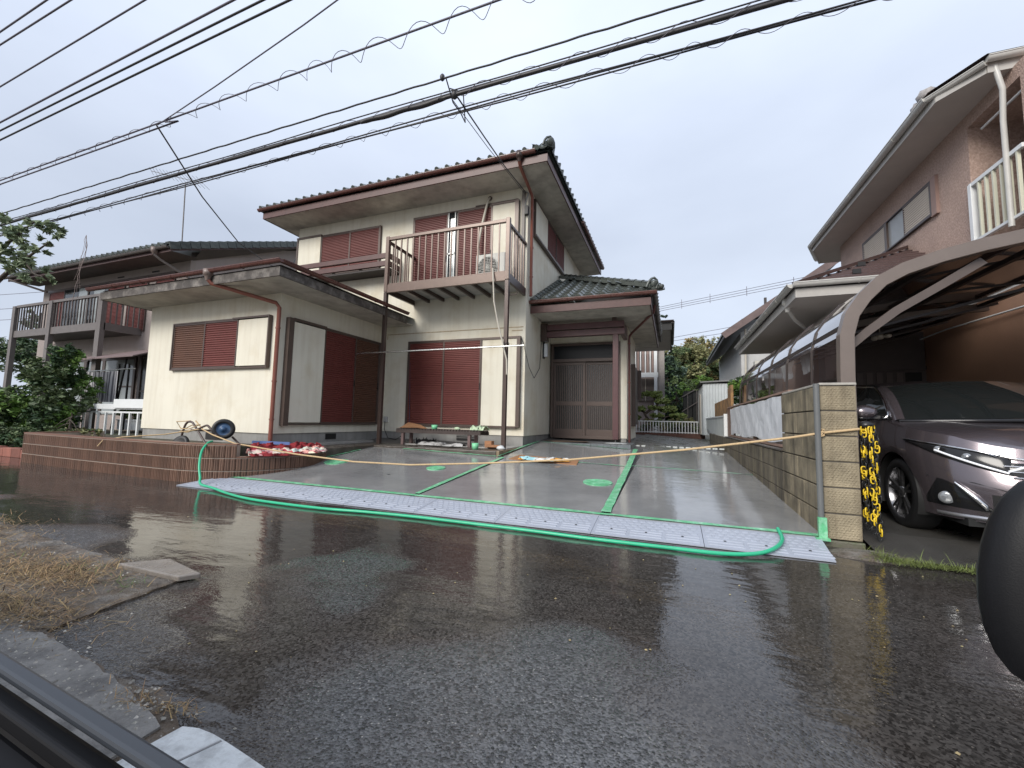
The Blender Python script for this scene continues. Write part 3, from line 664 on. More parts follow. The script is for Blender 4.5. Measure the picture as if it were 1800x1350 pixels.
# corner cable post on the wall
MB().box(-3.2,-3.13,8.80,8.86,3.9,6.35).build('cable_riser',M('grey_brown_riser',(.16,.14,.125),.5,.2,8),H)
MB().box(-3.12,-3.04,8.76,8.86,5.75,5.95).build('junction_box',black,H)
MB().tube([(-3.1,8.8,6.3),(-3.02,8.74,6.22),(-3.06,8.74,6.1),(-3.12,8.8,6.0),(-3.08,8.78,5.9)],.014,6).build('service_cable_coil',M('grey_cable',(.2,.2,.2),.5),H)
MB().tube([(-3.16,8.84,2.86),(-3.1,8.8,2.75),(-3.0,8.95,2.2),(-3.02,9.4,2.0),(-3.04,9.9,2.3),(-3.05,10.05,3.0)],.007,5).build('loose_cable',black,H)
MB().lathe((-4.04,8.86,6.33),(0,-1,0),[(.055,0),(.055,.02),(.035,.03),(.0001,.03)],12).build('pipe_sleeve',M('brown_sleeve',(.1,.07,.055),.5),H)
# outlet + flex
MB().box(-6.81,-6.71,8.80,8.86,.88,1.02).build('outlet_box',M('grey_outlet',(.45,.44,.42),.5),H)
MB().tube([(-6.76,8.8,.9),(-6.72,8.74,.7),(-6.5,8.6,.5),(-6.2,8.5,.47),(-6.0,8.55,.6),(-5.95,8.7,.78)],.009,6).build('outlet_cable',black,H)
MB().tube([(-6.0,8.75,.8),(-6.03,8.78,1.2),(-6.08,8.82,1.9),(-6.1,8.83,2.4)],.008,6).build('thin_cable',M('navy_cable',(.02,.03,.07),.5),H)
# ---- balcony ------------------------------------------------------------------
bal=thing('balcony','brown steel balcony with vertical balusters standing on two tall posts','balcony',(-4.6,7.75,.41)); del bal['category']; bal.parent=H; bal.location=Vector((-4.6,7.75,.41))-H.location
del bal['label']
BX0,BX1,BYF=-6.09,-3.1,7.75
bl=[]
for x in (BX0,BX1): MB().box(x-.04,x+.04,BYF-.04,BYF+.04,.41,3.85).build('post',steelbd,bal,bevel=.004); MB().box(x-.042,x+.042,BYF-.042,BYF+.042,3.86,5.17).build('post',steelb,bal,bevel=.004)
MB().box(BX0+.04,BX1-.04,BYF-.03,BYF+.03,3.84,4.02).build('front_beam',steelb,bal,bevel=.004)
MB().box(BX0-.02,BX0+.04,BYF+.04,8.84,3.84,4.02).build('side_beam',steelbd,bal,bevel=.004); MB().box(BX1-.04,BX1+.02,BYF+.04,8.84,3.84,4.02).build('side_beam',steelbd,bal,bevel=.004)
MB().box(BX0+.04,BX1-.04,BYF-.035,BYF+.035,5.08,5.15).build('top_rail',steelb,bal,bevel=.006)
for x in (BX0,BX1): MB().box(x-.03,x+.03,BYF+.04,8.84,5.03,5.09).build('top_rail',steelbd,bal,bevel=.006)
MB().box(BX0+.04,BX1-.04,BYF-.015,BYF+.015,4.02,4.05).build('bottom_rail',steelb,bal)
for i in range(17):
    x=BX0+.04+(i+1)*(BX1-BX0-.08)/18; MB().box(x-.014,x+.014,BYF-.012,BYF+.012,4.05,5.08).build('baluster',steelb,bal)
for x in (BX0,BX1):
    for i in range(6):
        y=BYF+.04+(i+1)*.155; MB().box(x-.012,x+.012,y-.014,y+.014,4.02,5.03).build('baluster',steelb,bal)
for i in range(6):
    x=BX0+.04+(i+1)*(BX1-BX0-.08)/7; MB().box(x-.025,x+.025,BYF+.03,8.84,3.87,3.95).build('joist',steelbd,bal)
MB().box(BX0+.04,BX1-.04,BYF+.03,8.84,3.96,3.985).build('deck',M('pale_deck_board',(.42,.42,.4),.6,.2,4),bal)
MB().tube([(BX1+.04,7.8,3.55),(BX1+.2,7.8,3.55),(BX1+.2,7.8,3.6)],.01,6).build('pole_hook',steelbd,bal)
# AC unit on the balcony
ac=thing('air_conditioner','off-white outdoor air conditioner unit standing on the upper balcony behind the balusters','air conditioner',(-3.7,8.3,3.99))
acm=M('off_white_metal',(.58,.57,.52),.45,.05,3)
MB().box(-4.05,-3.35,8.2,8.48,4.05,4.66).build('casing',acm,ac,bevel=.015)
MB().lathe((-3.76,8.2,4.36),(0,-1,0),[(.25,.0),(.25,.012),(.225,.018)],28).build('fan_ring',acm,ac)
MB().lathe((-3.76,8.198,4.36),(0,-1,0),[(.0001,.004),(.225,.004)],28).build('fan_opening',dark,ac)
g=MB()
for k in range(12): 
    zz=-.2+k*.036; ww=math.sqrt(max(.225**2-zz**2,0)); g.box(-3.76-ww,-3.76+ww,8.178,8.184,4.36+zz-.004,4.36+zz+.004)
for k in range(8): 
    a=math.pi*k/8; g.beam((-3.76-.22*math.cos(a),8.182,4.36-.22*math.sin(a)),(-3.76+.22*math.cos(a),8.182,4.36+.22*math.sin(a)),.006,.006)
g.build('fan_grille',acm,ac); MB().box(-3.98,-3.9,8.2,8.46,3.99,4.05).box(-3.5,-3.42,8.2,8.46,3.99,4.05).build('foot',black,ac)
tag(MB().tube([(-4.04,8.84,6.33),(-4.05,8.76,6.25),(-4.12,8.74,5.9),(-4.2,8.72,5.5),(-4.24,8.68,5.1),(-4.18,8.6,4.75),(-4.08,8.5,4.55),(-4.05,8.46,4.4)],.028,8).build('refrigerant_pipe',beige),'beige wrapped pipe running from the wall sleeve down to the balcony air conditioner','pipe')
tag(MB().tube([(-3.42,7.95,4.2),(-3.42,7.72,4.12),(-3.38,7.66,3.9),(-3.34,7.64,3.4),(-3.24,7.66,2.9),(-3.14,7.66,2.55),(-3.1,7.66,2.4),(-3.05,7.68,2.2),(-3.04,7.68,1.9)],.016,7).build('drain_hose',beige),'beige drain hose hanging from the balcony down beside the right post','hose')
dp=MB().tube([(-6.72,7.62,2.44),(-2.67,7.58,2.45)],.0165,8).lathe((-6.72,7.62,2.44),(-1,0,0),[(.02,-.02),(.02,.02)],8).lathe((-2.67,7.58,2.45),(1,0,0),[(.02,-.02),(.02,.02)],8)
tag(dp.build('laundry_pole',M('steel_pole',(.62,.62,.6),.25,.05,5,metal=.9)),'long steel laundry pole hung across the two balcony posts','pole')
MB().tube([(-3.1+.06*math.cos(a),7.75+.09*math.sin(a),2.5+.05*math.cos(a)) for a in [i*.7 for i in range(9)]],.008,5).build('pole_tie',black,bal)
# ================================================================ BLOCK WALL (right)
bw=thing('block_wall','tall mossy tan concrete block wall between driveway and carport with textured end face','wall',(1.33,4.9,0))
blockm=M('stained_tan_block',(.27,.225,.15),.75,.4,3.5,.9,55,streak=1.0,scol=(.10,.075,.045),rnd=.12)
blocks=M('stained_side_block',(.27,.225,.15),.75,.3,3.5,.5,60,streak=.95,scol=(.035,.028,.02),rnd=.15,col2=(.10,.085,.055),c2s=2.5)
cz=[.055+i*.2175 for i in range(7)]
# end stack: textured faces toward the road
def endblock(z0,z1):
    q=MB().box(1.215,1.475,4.36,4.74,z0,z1)
    # diagonal rope relief on the road face
    n=9; m=9
    for i in range(m):
        for j in range(n):
            x=1.235+i*.025+(.012 if j%2 else 0); z=z0+.018+j*(z1-z0-.03)/n
            if x+.02>1.465: continue
            q.add([(x,4.36,z),(x+.014,4.36,z-.004),(x+.026,4.36,z+.012),(x+.011,4.36,z+.015),(x+.012,4.352,z+.005)],[(0,1,4),(1,2,4),(2,3,4),(3,0,4)])
    return q
for i in range(6): endblock(cz[i]+.006,cz[i+1]-.006).build('block',blockm,bw,bevel=.006)
MB().box(1.19,1.49,4.35,4.75,-.15,.05).build('footing',M('mossy_footing',(.13,.12,.09),.6,.3,5,.6,40,col2=(.07,.09,.04),c2s=5),bw,bevel=.01)
MB().box(1.225,1.465,4.37,5.66,.06,1.36).build('mortar_core',M('dark_mortar',(.09,.08,.065),.8,.2),bw)
MB().box(1.21,1.48,4.355,5.67,1.362,1.385).build('cap',M('pale_worn_cap',(.36,.34,.3),.7,.25,10,.4,50),bw,bevel=.006)
# side courses facing the driveway
for i in range(6):
    ys=[4.40,4.86,5.27,5.665] if i%2 else [4.40,5.06,5.665]
    for a,b in zip(ys,ys[1:]): MB().box(1.2,1.225,a+.004,b-.004,cz[i]+.006,cz[i+1]-.006).build('block',blocks,bw,bevel=.005)
blocks2=M('dark_wet_block',(.10,.085,.06),.6,.3,3.5,.5,60,streak=.8,scol=(.26,.22,.14),rnd=.15,col2=(.05,.042,.03),c2s=2.5)
lw=thing('low_block_wall','long low stained block wall running back along the driveway below the white sheet','wall',(1.33,8.5,0))
for i in range(3):
    y=5.675 
    off=.2 if i%2 else 0
    k=0
    while y<15.5:
        y2=min(y+.4-(off if k==0 else 0),15.5)
        if cz[i+1]>gz(1.2,y)-.02: MB().box(1.2,1.43,y+.003,y2-.003,cz[i]+.005,cz[i+1]-.005).build('block',blocks2,lw,bevel=.005)
        y=y2;k+=1
MB().box(1.21,1.42,5.69,15.5,.0,.70).build('mortar_core',M('dark_mortar2',(.06,.05,.04),.8,.2),lw)
MB().box(1.19,1.44,5.68,11.2,.712,.73).build('cap',wetconc,lw)
tag(MB().tube([(1.185,4.34,.02),(1.185,4.34,1.375)],.024,10).build('conduit',M('grey_plastic_conduit',(.13,.135,.135),.4,.1,6)),'dark grey vertical conduit on the corner of the tall block wall','conduit')
tag(MB().box(1.155,1.215,4.30,4.335,.06,.24).box(1.13,1.23,4.28,4.34,.055,.075).build('masking_tape',tape),'green tape wrapped around the foot of the grey conduit','tape')
# sheeted fence on the low wall
sf=thing('sheeted_fence','fence on the low block wall covered with wrinkled translucent white plastic sheet','fence',(1.3,8.4,.8))
sheet=M('white_plastic_sheet',(.70,.72,.75),.35,.05,3,.4,5,bdist=.05)
P=[]
for i in range(81):
    y=5.72+i*(10.75-5.72)/80; row=[]
    for j in range(13):
        t=j/12; z=.80+.57*t+(.008*math.sin(y*2.2)+.005*math.sin(y*7))*t -.025*(1-t)*math.sin(y*3)
        x=1.275+.003*math.sin(y*19+j*.7)+.004*math.sin(y*7.3-j*.5)+.003*random.uniform(-1,1)
        row.append((x,y,z))
    P.append(row)
MB().grid(P).build('plastic_sheet',sheet,sf)
MB().grid([[(x+.006,y,z) for x,y,z in r] for r in P]).build('plastic_sheet',sheet,sf)
for y in (5.74,6.9,8.1,9.3,10.5,11.3): MB().box(1.3,1.34,y,y+.05,.73,1.36).build('fence_post',M('brown_post%d'%int(y*10),(.14,.09,.06),.5),sf)
MB().box(1.28,1.36,5.7,11.4,1.40,1.425).box(1.28,1.36,5.7,11.4,.74,.77).build('fence_rail',M('pinkish_rail',(.3,.2,.16),.5,.2,6),sf)
MB().box(1.29,1.31,10.8,11.5,.75,1.4).build('brown_board',M('brown_fence_board',(.2,.115,.08),.5,.1,4),sf)
# white panel fence
wf=thing('white_panel_fence','old white metal panel fence with rust streaks at the end of the driveway','fence',(1.25,14,.7))
for i in range(22):
    y=11.6+i*.31; MB().box(1.25,1.275,y,y+.3,.62+.012*i,1.2).build('fence_panel',whited,wf,bevel=.003)
MB().box(1.22,1.3,11.55,11.62,.45,1.27).build('fence_post',white,wf,bevel=.005); MB().box(1.23,1.3,11.6,18.5,1.2,1.235).build('fence_rail',white,wf)
# white picket rail
pf=thing('white_picket_fence','low white picket fence across the back end of the driveway','fence',(-.2,19,.5))
MB().box(-1.7,1.05,18.97,19.03,1.07,1.11).box(-1.7,1.05,18.98,19.02,.62,.65).build('fence_rail',white,pf)
for i in range(24): MB().box(-1.65+i*.115,-1.65+i*.115+.03,18.985,19.0,.6,1.07).build('picket',white,pf)
MB().box(-1.8,1.3,18.9,19.15,.4,.6).build('brick_base',M('red_brown_brick_base',(.12,.055,.04),.6,.3,8),pf)
# chain bundle
ch=thing('chain','bundle of yellow and black plastic chain hanging beside the textured block wall end','chain',(1.53,4.4,.1))
yel=M('yellow_plastic',(.75,.52,.03),.4,.1,20); blp=M('black_plastic',(.015,.015,.015),.35,0)
def link(p,rot,m):
    q=MB(); a=.017;b=.014; pts=[]
    for k in range(12):
        t=2*math.pi*k/12; x=a*math.cos(t); z=a*math.sin(t)+(b if math.sin(t)>0 else -b)
        pts.append((p[0]+x*math.cos(rot),p[1]+x*math.sin(rot),p[2]+z))
    q.tube(pts,.0055,5,close=True); return q.build('chain_link',m,ch)
for s_,(cx,cy,zb) in enumerate(((1.515,4.38,.3),(1.56,4.36,.14),(1.60,4.39,.1),(1.53,4.42,.16))):
    z=1.0+random.uniform(-.02,.02); k=0
    while z>zb:
        cx2=cx+random.uniform(-.011,.011)+ (1.0-z)*.0
        link((cx2,cy,z),(k%2)*1.57+.5+random.uniform(-.6,.6),yel if (k+(s_==2))%5<2+(s_%2) else blp); z-=.034; k+=1
MB().blob((1.55,4.4,1.03),(.06,.05,.03),8,6,.2).build('chain_top',blp,ch)
# ================================================================ RIGHT HOUSE
RH=thing('pink_stucco_house','pinkish brown stucco two-storey house on the right with wide grey soffit','house',(6,11,.1))
pink=M('pink_stucco',(.52,.38,.32),.8,.1,2.5,.9,38,col2=(.38,.27,.22),c2s=30,c2t=.5,bdist=.02)
tan=M('tan_tiled_wall',(.36,.21,.14),.75,.1,2,.5,120)
RX=4.63
q=MB()
# upper wall with balcony alcove opening Y 7.7..8.75
q.box(RX,9,8.75,14.3,3.2,6.2).box(RX,9,6.2,7.62,3.2,6.2).box(RX+1.3,9,7.62,8.75,3.2,6.2).box(RX,RX+1.3,7.62,8.75,5.98,6.2).box(RX,RX+1.3,7.62,8.75,3.2,3.75)
q.build('wall',pink,RH)
MB().box(RX,9,6.3,10.35,.1,3.2).build('wall',tan,RH); MB().box(3.0,RX,10.4,14.3,.1,3.0).box(RX,9,10.4,14.3,.1,3.19).build('wall',tan,RH)
MB().box(2.9,3.35,10.0,10.4,.1,2.95).build('porch_column',M('grey_render',(.3,.27,.25),.7,.1,4),RH)
# soffit & eaves
soff=M('grey_soffit',(.5,.465,.43),.8,.05,3); gutw=M('offwhite_gutter',(.52,.51,.48),.35,.1,5)
MB().add([(4.02,8.2,6.2),(4.38,7.75,6.2),(9,7.75,6.2),(9,15.6,6.2),(4.5,15.6,6.2),(4.02,14.4,6.2),(4.02,8.2,6.24),(4.38,7.75,6.24),(9,7.75,6.24),(9,15.6,6.24),(4.5,15.6,6.24),(4.02,14.4,6.24)],[(0,5,4,3,2,1),(6,7,8,9,10,11),(0,1,7,6),(1,2,8,7),(5,0,6,11),(4,5,11,10)]).build('soffit',soff,RH)
MB().beam((4.0,8.2,6.27),(4.0,14.4,6.27),.03,.16).beam((4.0,8.2,6.27),(4.36,7.74,6.27),.03,.16).beam((4.36,7.74,6.27),(9,7.74,6.27),.03,.16).beam((4.0,14.4,6.27),(4.48,15.6,6.27),.03,.16).build('fascia',M('offwhite_fascia',(.44,.42,.39),.5,.1,4),RH)
gutter(RH,(3.93,8.3,6.36),(3.93,14.4,6.36),.065,m=gutw,side=(-1,0,0)); gutter(RH,(3.93,8.3,6.33),(4.32,7.68,6.33),.05,m=gutw,side=(-.8,-.6,0)); gutter(RH,(4.32,7.66,6.38),(9,7.66,6.38),.06,m=gutw)
gutter(RH,(3.93,14.42,6.36),(4.42,15.65,6.36),.06,m=gutw,side=(-.9,.3,0))
slate=M('brown_slate_roof',(.075,.045,.042),.4,.2,5,.1,30)
MB().add([(3.9,8.2,6.38),(4.3,7.6,6.4),(9,7.6,6.4),(9,15.7,6.4),(4.4,15.7,6.4),(3.9,14.4,6.38),(8,9.5,7.6),(8,13.5,7.6)],[(0,1,6),(1,2,6),(0,6,7,5),(5,7,4),(4,7,3),(2,3,7,6)]).build('roof',slate,RH)
MB().blob((3.98,8.42,6.46),(.13,.16,.12),8,6,.18).blob((3.95,8.6,6.4),(.09,.12,.09),8,6,.2).build('ridge_end_ornament',M('grey_ornament',(.3,.28,.27),.6,.3,20,.5,40),RH)
# upper side window
F=FXm(RX)
shl=M('cream_blind_shutter',(.62,.56,.49),.45,.05,4)
wframe(RH,F,9.78,12.7,5.0,5.62,.02,.05,M('dark_window_frame',(.04,.03,.03),.4))
MB().box(11.45,11.55,0,.06,5.0,5.62,F).build('mullion',bronze,RH)
shutter(RH,F,11.55,12.7,5.0,5.62,.03,shl); shutter(RH,F,9.78,10.75,5.0,5.62,.03,shl); MB().box(10.75,11.45,.0,.02,5.0,5.62,F).build('glass_pane',M('frosted_glass',(.28,.29,.29),.2,.1,4),RH)
MB().box(9.6,9.78,0,.05,4.95,5.68,F).build('window_box',M('pink_trim',(.3,.2,.17),.6),RH)
# alcove: window, rail, pole
MB().box(RX+.9,RX+1.28,7.75,8.6,3.76,5.7).build('window_frame',bronze,RH)
FA=FXm(RX+.9)
shutter(RH,FA,7.7,8.2,3.8,5.6,.01,shl); MB().box(8.25,8.6,.005,.02,3.8,5.6,FA).build('glass_pane',glassd,RH)
rl=MB().box(8.66,8.74,-.02,.06,3.5,4.98,FXm(RX)).build('railing_post',white,RH,bevel=.004); MB().beam((RX-.03,8.72,4.96),(RX-.03,7.6,4.96),.05,.06).build('railing_rail',white,RH); MB().beam((RX-.03,8.72,4.02),(RX-.03,7.6,4.02),.05,.04).build('railing_rail',white,RH)
for i in range(6): MB().box(8.5-i*.16,8.53-i*.16,.01,.05,4.02,4.95,FXm(RX)).build('railing_baluster',M('cream_baluster',(.62,.62,.5),.45,.05) if i==0 else bpy.data.materials['cream_baluster'],RH)
MB().tube([(RX+.1,8.6,5.85),(RX+.1,7.7,5.85)],.02,6).build('pole',white,RH)
pipe(RH,[(4.45,7.75,6.3),(4.5,7.72,5.9),(4.56,7.86,5.5),(4.56,7.86,3.9)],.034,m=gutw)
# lower brown hip roof
LX,LY,LZ=1.99,8.16,3.2
MB().box(LX+.05,RX-.01,LY+.05,14.5,LZ-.02,LZ).box(RX-.01,7,LY+.05,9.2,LZ-.02,LZ).build('soffit',soff,RH)
MB().box(LX,7,LY,LY+.04,LZ-.03,LZ+.12).box(LX,LX+.04,LY+.04,14.5,LZ-.03,LZ+.12).build('fascia',bpy.data.materials['offwhite_fascia'],RH)
gutter(RH,(LX-.05,LY-.06,LZ+.2),(6.5,LY-.06,LZ+.2),.06,m=gutw); gutter(RH,(LX-.06,LY-.02,LZ+.2),(LX-.06,14.5,LZ+.2),.06,m=gutw,side=(-1,0,0))
# courses of brown metal slates on the hip roof (front slope and left slope)
for k in range(12):
    t0=k/12; t1=(k+1)/12
    def pt(t,e=0): # hip line from corner to the apex at the wall
        return (LX+(RX-LX)*t,LY+(RX-LX)*t,LZ+.16+1.36*t+e)
    a=pt(t0,.03);b=pt(t1,.0)
    MB().add([(a[0],a[1],a[2]),(7.2-0*t0,a[1],a[2]),(7.2,b[1],b[2]),(b[0],b[1],b[2]),(a[0],a[1],a[2]-.035),(7.2,a[1],a[2]-.035)],[(0,1,2,3),(4,5,1,0)]).build('slate_course',slate,RH)
    MB().add([(a[0],a[1],a[2]),(b[0],b[1],b[2]),(b[0],14.6,b[2]),(a[0],14.6,a[2]),(a[0],a[1],a[2]-.035),(a[0],14.6,a[2]-.035)],[(0,1,2,3),(4,0,3,5)]).build('slate_course',slate,RH)
MB().beam((LX,LY,LZ+.22),(RX,LY+RX-LX,LZ+1.58),.1,.06).build('hip_cap',slate,RH)
for x,y in ((3.0,8.75),(3.7,8.75),(4.2,9.3),(3.3,9.4)): MB().box(x,x+.12,y,y+.03,LZ+.16+1.36*(y-LY)/(RX-LX)+.02,LZ+.16+1.36*(y-LY)/(RX-LX)+.1).build('snow_guard',black,RH)
MB().lathe((LX+.05,8.9,LZ+.02),(0,0,1),[(.04,-.12),(.06,0),(.09,.03),(.09,.14),(.0001,.14)],10).build('gutter_outlet',gutw,RH); pipe(RH,[(LX+.05,8.9,LZ-.05),(LX+.2,9.1,LZ-.2),(3.0,10.6,LZ-.35)],.035,m=gutw)
MB().box(2.85,2.97,9.3,9.42,2.75,3.18).build('vent_stub',dark,RH)
# entrance door
F=FY(10.38); dd=M('dark_brown_door',(.06,.047,.045),.45,.15,8)
dr=MB().box(3.4,4.62,0,.03,.3,2.9,F).build('door',dd,RH)
for i in range(5): MB().box(3.52+i*.16,3.62+i*.16,.03,.045,.5,2.1,F).build('door_panel',M('door_panel_brown',(.10,.078,.074),.4,.1,6) if i==0 else bpy.data.materials['door_panel_brown'],dr)
MB().box(4.3,4.55,.03,.04,.5,2.1,F).build('door_glass',glassd,dr); MB().box(3.4,4.62,.03,.06,2.15,2.22,F).build('door_rail',dd,dr)
tag(MB().tube([(4.5,10.2,2.72),(4.55,9.5,2.76),(4.58,7.6,2.72)],.014,6).build('laundry_pole',white),'white pole running along the tan wall under the carport roof','pole')
# sensor lamp hanging
sl=thing('hanging_sensor_light','small beige security light hanging from the carport roof','light',(3.1,8.2,2.3))
MB().tube([(3.08,8.2,2.72),(3.11,8.2,2.66),(3.12,8.2,2.5)],.008,5).build('cord',beige,sl); MB().blob((3.12,8.2,2.45),(.06,.06,.045),10,6).blob((3.03,8.15,2.42),(.05,.05,.04),10,6).blob((3.2,8.15,2.45),(.05,.05,.035),10,6).build('lamp_head',beige,sl)
# ================================================================ CARPORT
CP=thing('carport','brown aluminium carport with curved tinted panels behind the block wall','carport',(1.6,5,.1))
alu=M('taupe_aluminium',(.185,.15,.13),.35,.08,6,metal=.25)
arc_=[(1.6,.1),(1.6,1.5),(1.61,1.9),(1.66,2.1),(1.76,2.26),(1.9,2.41),(2.08,2.51),(2.35,2.6),(2.65,2.67),(3.0,2.73),(3.6,2.80),(4.3,2.84)]
def archmb(y,wx,wy,off=0):
    q=MB(); P=[Vector((x,y,z)) for x,z in arc_]; rows=[]
    for i,p in enumerate(P):
        d=(P[min(i+1,len(P)-1)]-P[max(i-1,0)]).normalized(); n=Vector((-d.z,0,d.x))   # outward
        rows.append([tuple(p+n*(off+wx/2)+Vector((0,-wy/2,0))),tuple(p+n*(off+wx/2)+Vector((0,wy/2,0))),tuple(p+n*(off-wx/2)+Vector((0,wy/2,0))),tuple(p+n*(off-wx/2)+Vector((0,-wy/2,0))),tuple(p+n*(off+wx/2)+Vector((0,-wy/2,0)))])
    return q.grid(rows,False)
archmb(4.95,.12,.11).build('main_arch',alu,CP,bevel=.006); archmb(8.0,.10,.09,-.06).build('main_arch',alu,CP)
archmb(11.4,.10,.09,-.06).build('main_arch',alu,CP)
q=MB(); bp_=[(1.60,1.74),(1.82,1.95),(2.05,2.14),(2.38,2.35),(2.7,2.56)]
alu2=M('dark_taupe_brace',(.10,.078,.068),.4,.08,6)
q.grid([[(x-dx,5.04-w_,z+dz) for w_,dx,dz in ((.03,.025,.028),(.03,-.025,-.028),(-.03,-.025,-.028),(-.03,.025,.028),(.03,.025,.028))] for x,z in bp_],False); q.build('brace',alu2,CP)
rib=M('dark_rib',(.04,.03,.027),.35,.05)
for k,y in enumerate((5.9,7.05,8.2,9.35,10.45,11.45)): archmb(y,.025,.03,.03).build('panel_rib',rib,CP)
def tinted():
    m=bpy.data.materials.new('brown_tinted_panel'); m.use_nodes=True; t=m.node_tree; b=t.nodes['Principled BSDF']
    b.inputs['Base Color'].default_value=(.055,.03,.027,1); b.inputs['Roughness'].default_value=.08; b.inputs['Alpha'].default_value=.72; b.inputs['IOR'].default_value=1.75; b.inputs['Coat Weight'].default_value=1; b.inputs['Coat IOR'].default_value=1.7
    return m
tnt=tinted(); tnt2=tinted(); tnt2.name='brown_tinted_roof_panel'; tnt.node_tree.nodes['Principled BSDF'].inputs['Alpha'].default_value=.5; tnt2.node_tree.nodes['Principled BSDF'].inputs['IOR'].default_value=2.3; tnt2.node_tree.nodes['Principled BSDF'].inputs['Alpha'].default_value=1; ys=[5.0,5.9,7.05,8.2,9.35,10.45,11.45]
def panel(y0,y1,i0,i1,off=.03):
    rows=[]
    for (x,z),k in zip(arc_[i0:i1+1],range(i0,i1+1)):
        P=[Vector((a,0,b)) for a,b in arc_]; d=(P[min(k+1,len(P)-1)]-P[max(k-1,0)]).normalized(); n=Vector((-d.z,0,d.x))
        rows.append([(x+n.x*off,y,z+n.z*off) for y in (y0+.015,(y0+y1)/2,y1-.015)])
    return MB().grid(rows)
for a,b in zip(ys,ys[1:]):
    panel(a,b,2,11).build('roof_panel',tnt2,CP); panel(a,b,1,2).build('side_panel',tnt,CP)
for x,z in ((1.62,2.0),(2.35,2.57),(3.2,2.72),(4.2,2.8),(1.58,1.42)): MB().box(x-.025,x+.025,5.0,11.45,z-.03,z+.02).build('purlin',rib,CP)
for y in (6.5,7.6,8.7,9.8): MB().beam((1.7,y,2.08),(4.2,y,2.74),.03,.03).build('cross_bar',rib,CP)
# cloths behind the side panels
clw=M('white_cloth',(.66,.66,.66),.8,.08,6)
for k,(ya,yb) in enumerate(((6.2,6.75),(7.15,7.8),(8.25,9.2),(9.4,10.35),(10.5,11.3))):
    P=[]
    for i in range(13):
        y=ya+(yb-ya)*i/12; sag=.33-.07*(abs(i/12-.5)*2)**3+.012*math.sin(i*.9)
        P.append([(1.68+.015*math.sin(i*1.3+j),y,2.03-sag*j/6) for j in range(7)])
    tag(MB().grid(P).build('hanging_cloth',clw),['white cloth nearest the road hanging along the carport side','second white cloth from the road along the carport side','middle wide white cloth hanging along the carport side','fourth white cloth from the road hanging along the carport side','farthest white cloth hanging along the carport side'][k],'cloth','white cloths hung along the carport side')
# ================================================================ CAR IN THE CARPORT
car=thing('minivan_car','dark plum grey minivan parked nose out under the carport','car',(2.84,6.3,.1))
paint=M('plum_grey_metallic_paint',(.15,.128,.14),.24,.04,40,metal=.7,coat=1)
chrome=M('chrome',(.75,.75,.76),.1,0,metal=1); blk=M('gloss_black_trim',(.012,.012,.013),.14,0); cgl=M('car_dark_glass',(.012,.014,.014),.03,0,spec=.9)
lampm=M('clear_lamp_lens',(.25,.26,.27),.05,.3,30,spec=1,metal=.4)
CX,CY0,CZ=2.85,4.12,.1; HW=.885
def W_(x,y,z): return (CX+x,CY0+y,CZ+z)
def ztop(y): return .70+.13*min(max(y/.35,0),1)**.8+ .17*min(max((y-.2)/1.0,0),1)+.03*min(max((y-1.2)/2,0),1)
def outl(a,k):
    """a 0..1 nose corner (centre->side), 1..2 flank, k 0..1 height"""
    w=HW*(.94+.06*math.sin(min(k*1.25,1)*math.pi*.5))-(.05*max(k-.75,0)*4*.6)
    y0=.06*(1-k)**2+.11*max(k-.45,0)/.55; Ln=.78; n=2.7
    if a<=1:
        t=a*math.pi/2; x=w*math.sin(t)**(2/n); y=y0+Ln*(1-math.cos(t)**(2/n))
    elif a<=2: x=w; y=y0+Ln+(a-1)*(3.75-Ln-y0)
    else:
        t=(a-2)*math.pi/2; x=w*math.cos(t)**(2/3.4); y=3.75+.65*math.sin(t)**(2/3.4)
    return x,y
def body(a,k,off=0,s=-1):
    x,y=outl(a,k); z=.2+(ztop(y)-.2)*k
    if off:
        x2,y2=outl(min(a+.01,2.99),k); d=Vector((x2-x,y2-y)); d.normalize(); x+=d.y*off; y-=d.x*off
    return W_(s*x,y,z)
A=[i/16 for i in range(17)]+[1+i*.0145 for i in range(1,69)]+[2+i/8 for i in range(1,9)]
Kk=[j/14 for j in range(15)]
WY,WZ,WR=.93,.31,.37
for s in (-1,1):
    V={};mb=MB()
    vs=[];idx={}
    for i,a in enumerate(A):
        for j,k in enumerate(Kk):
            p=Vector(body(a,k,0,s)); 
            for wy in (WY,3.45):
                if a>0.9:
                    dy=p.y-CY0-wy; dz=p.z-CZ-WZ; r=math.hypot(dy,dz)
                    if r<WR and r>WR-.085:
                        f=WR/max(r,.001); p.y=CY0+wy+dy*f; p.z=CZ+WZ+dz*f
            idx[i,j]=len(vs); vs.append(tuple(p))
    fs=[]
    for i in range(len(A)-1):
        for j in range(len(Kk)-1):
            q=[idx[i,j],idx[i+1,j],idx[i+1,j+1],idx[i,j+1]]
            c=sum((Vector(vs[t]) for t in q),Vector())/4
            if A[i]>.85 and any(math.hypot(c.y-CY0-wy,c.z-CZ-WZ)<WR-.012 for wy in (WY,3.45)): continue
            fs.append(tuple(q if s<0 else q[::-1]))
    mb.add(vs,fs,True)
    mb.build('body_side',paint,car)
# hood and beltline cap
P=[]
for a in A:
    x,y=outl(a,1); row=[]
    for f in range(-10,11):
        t=f/10; z=ztop(y)+.055*(1-t*t)**.8*min(1,(y-.0)/.5+.15)+(.012 if abs(abs(t)-.62)<.12 else 0)*min(y,1)
        row.append(W_(t*x,y+.0*(1-t*t),z))
    P.append(row)
MB().grid(P).build('bonnet',paint,car)
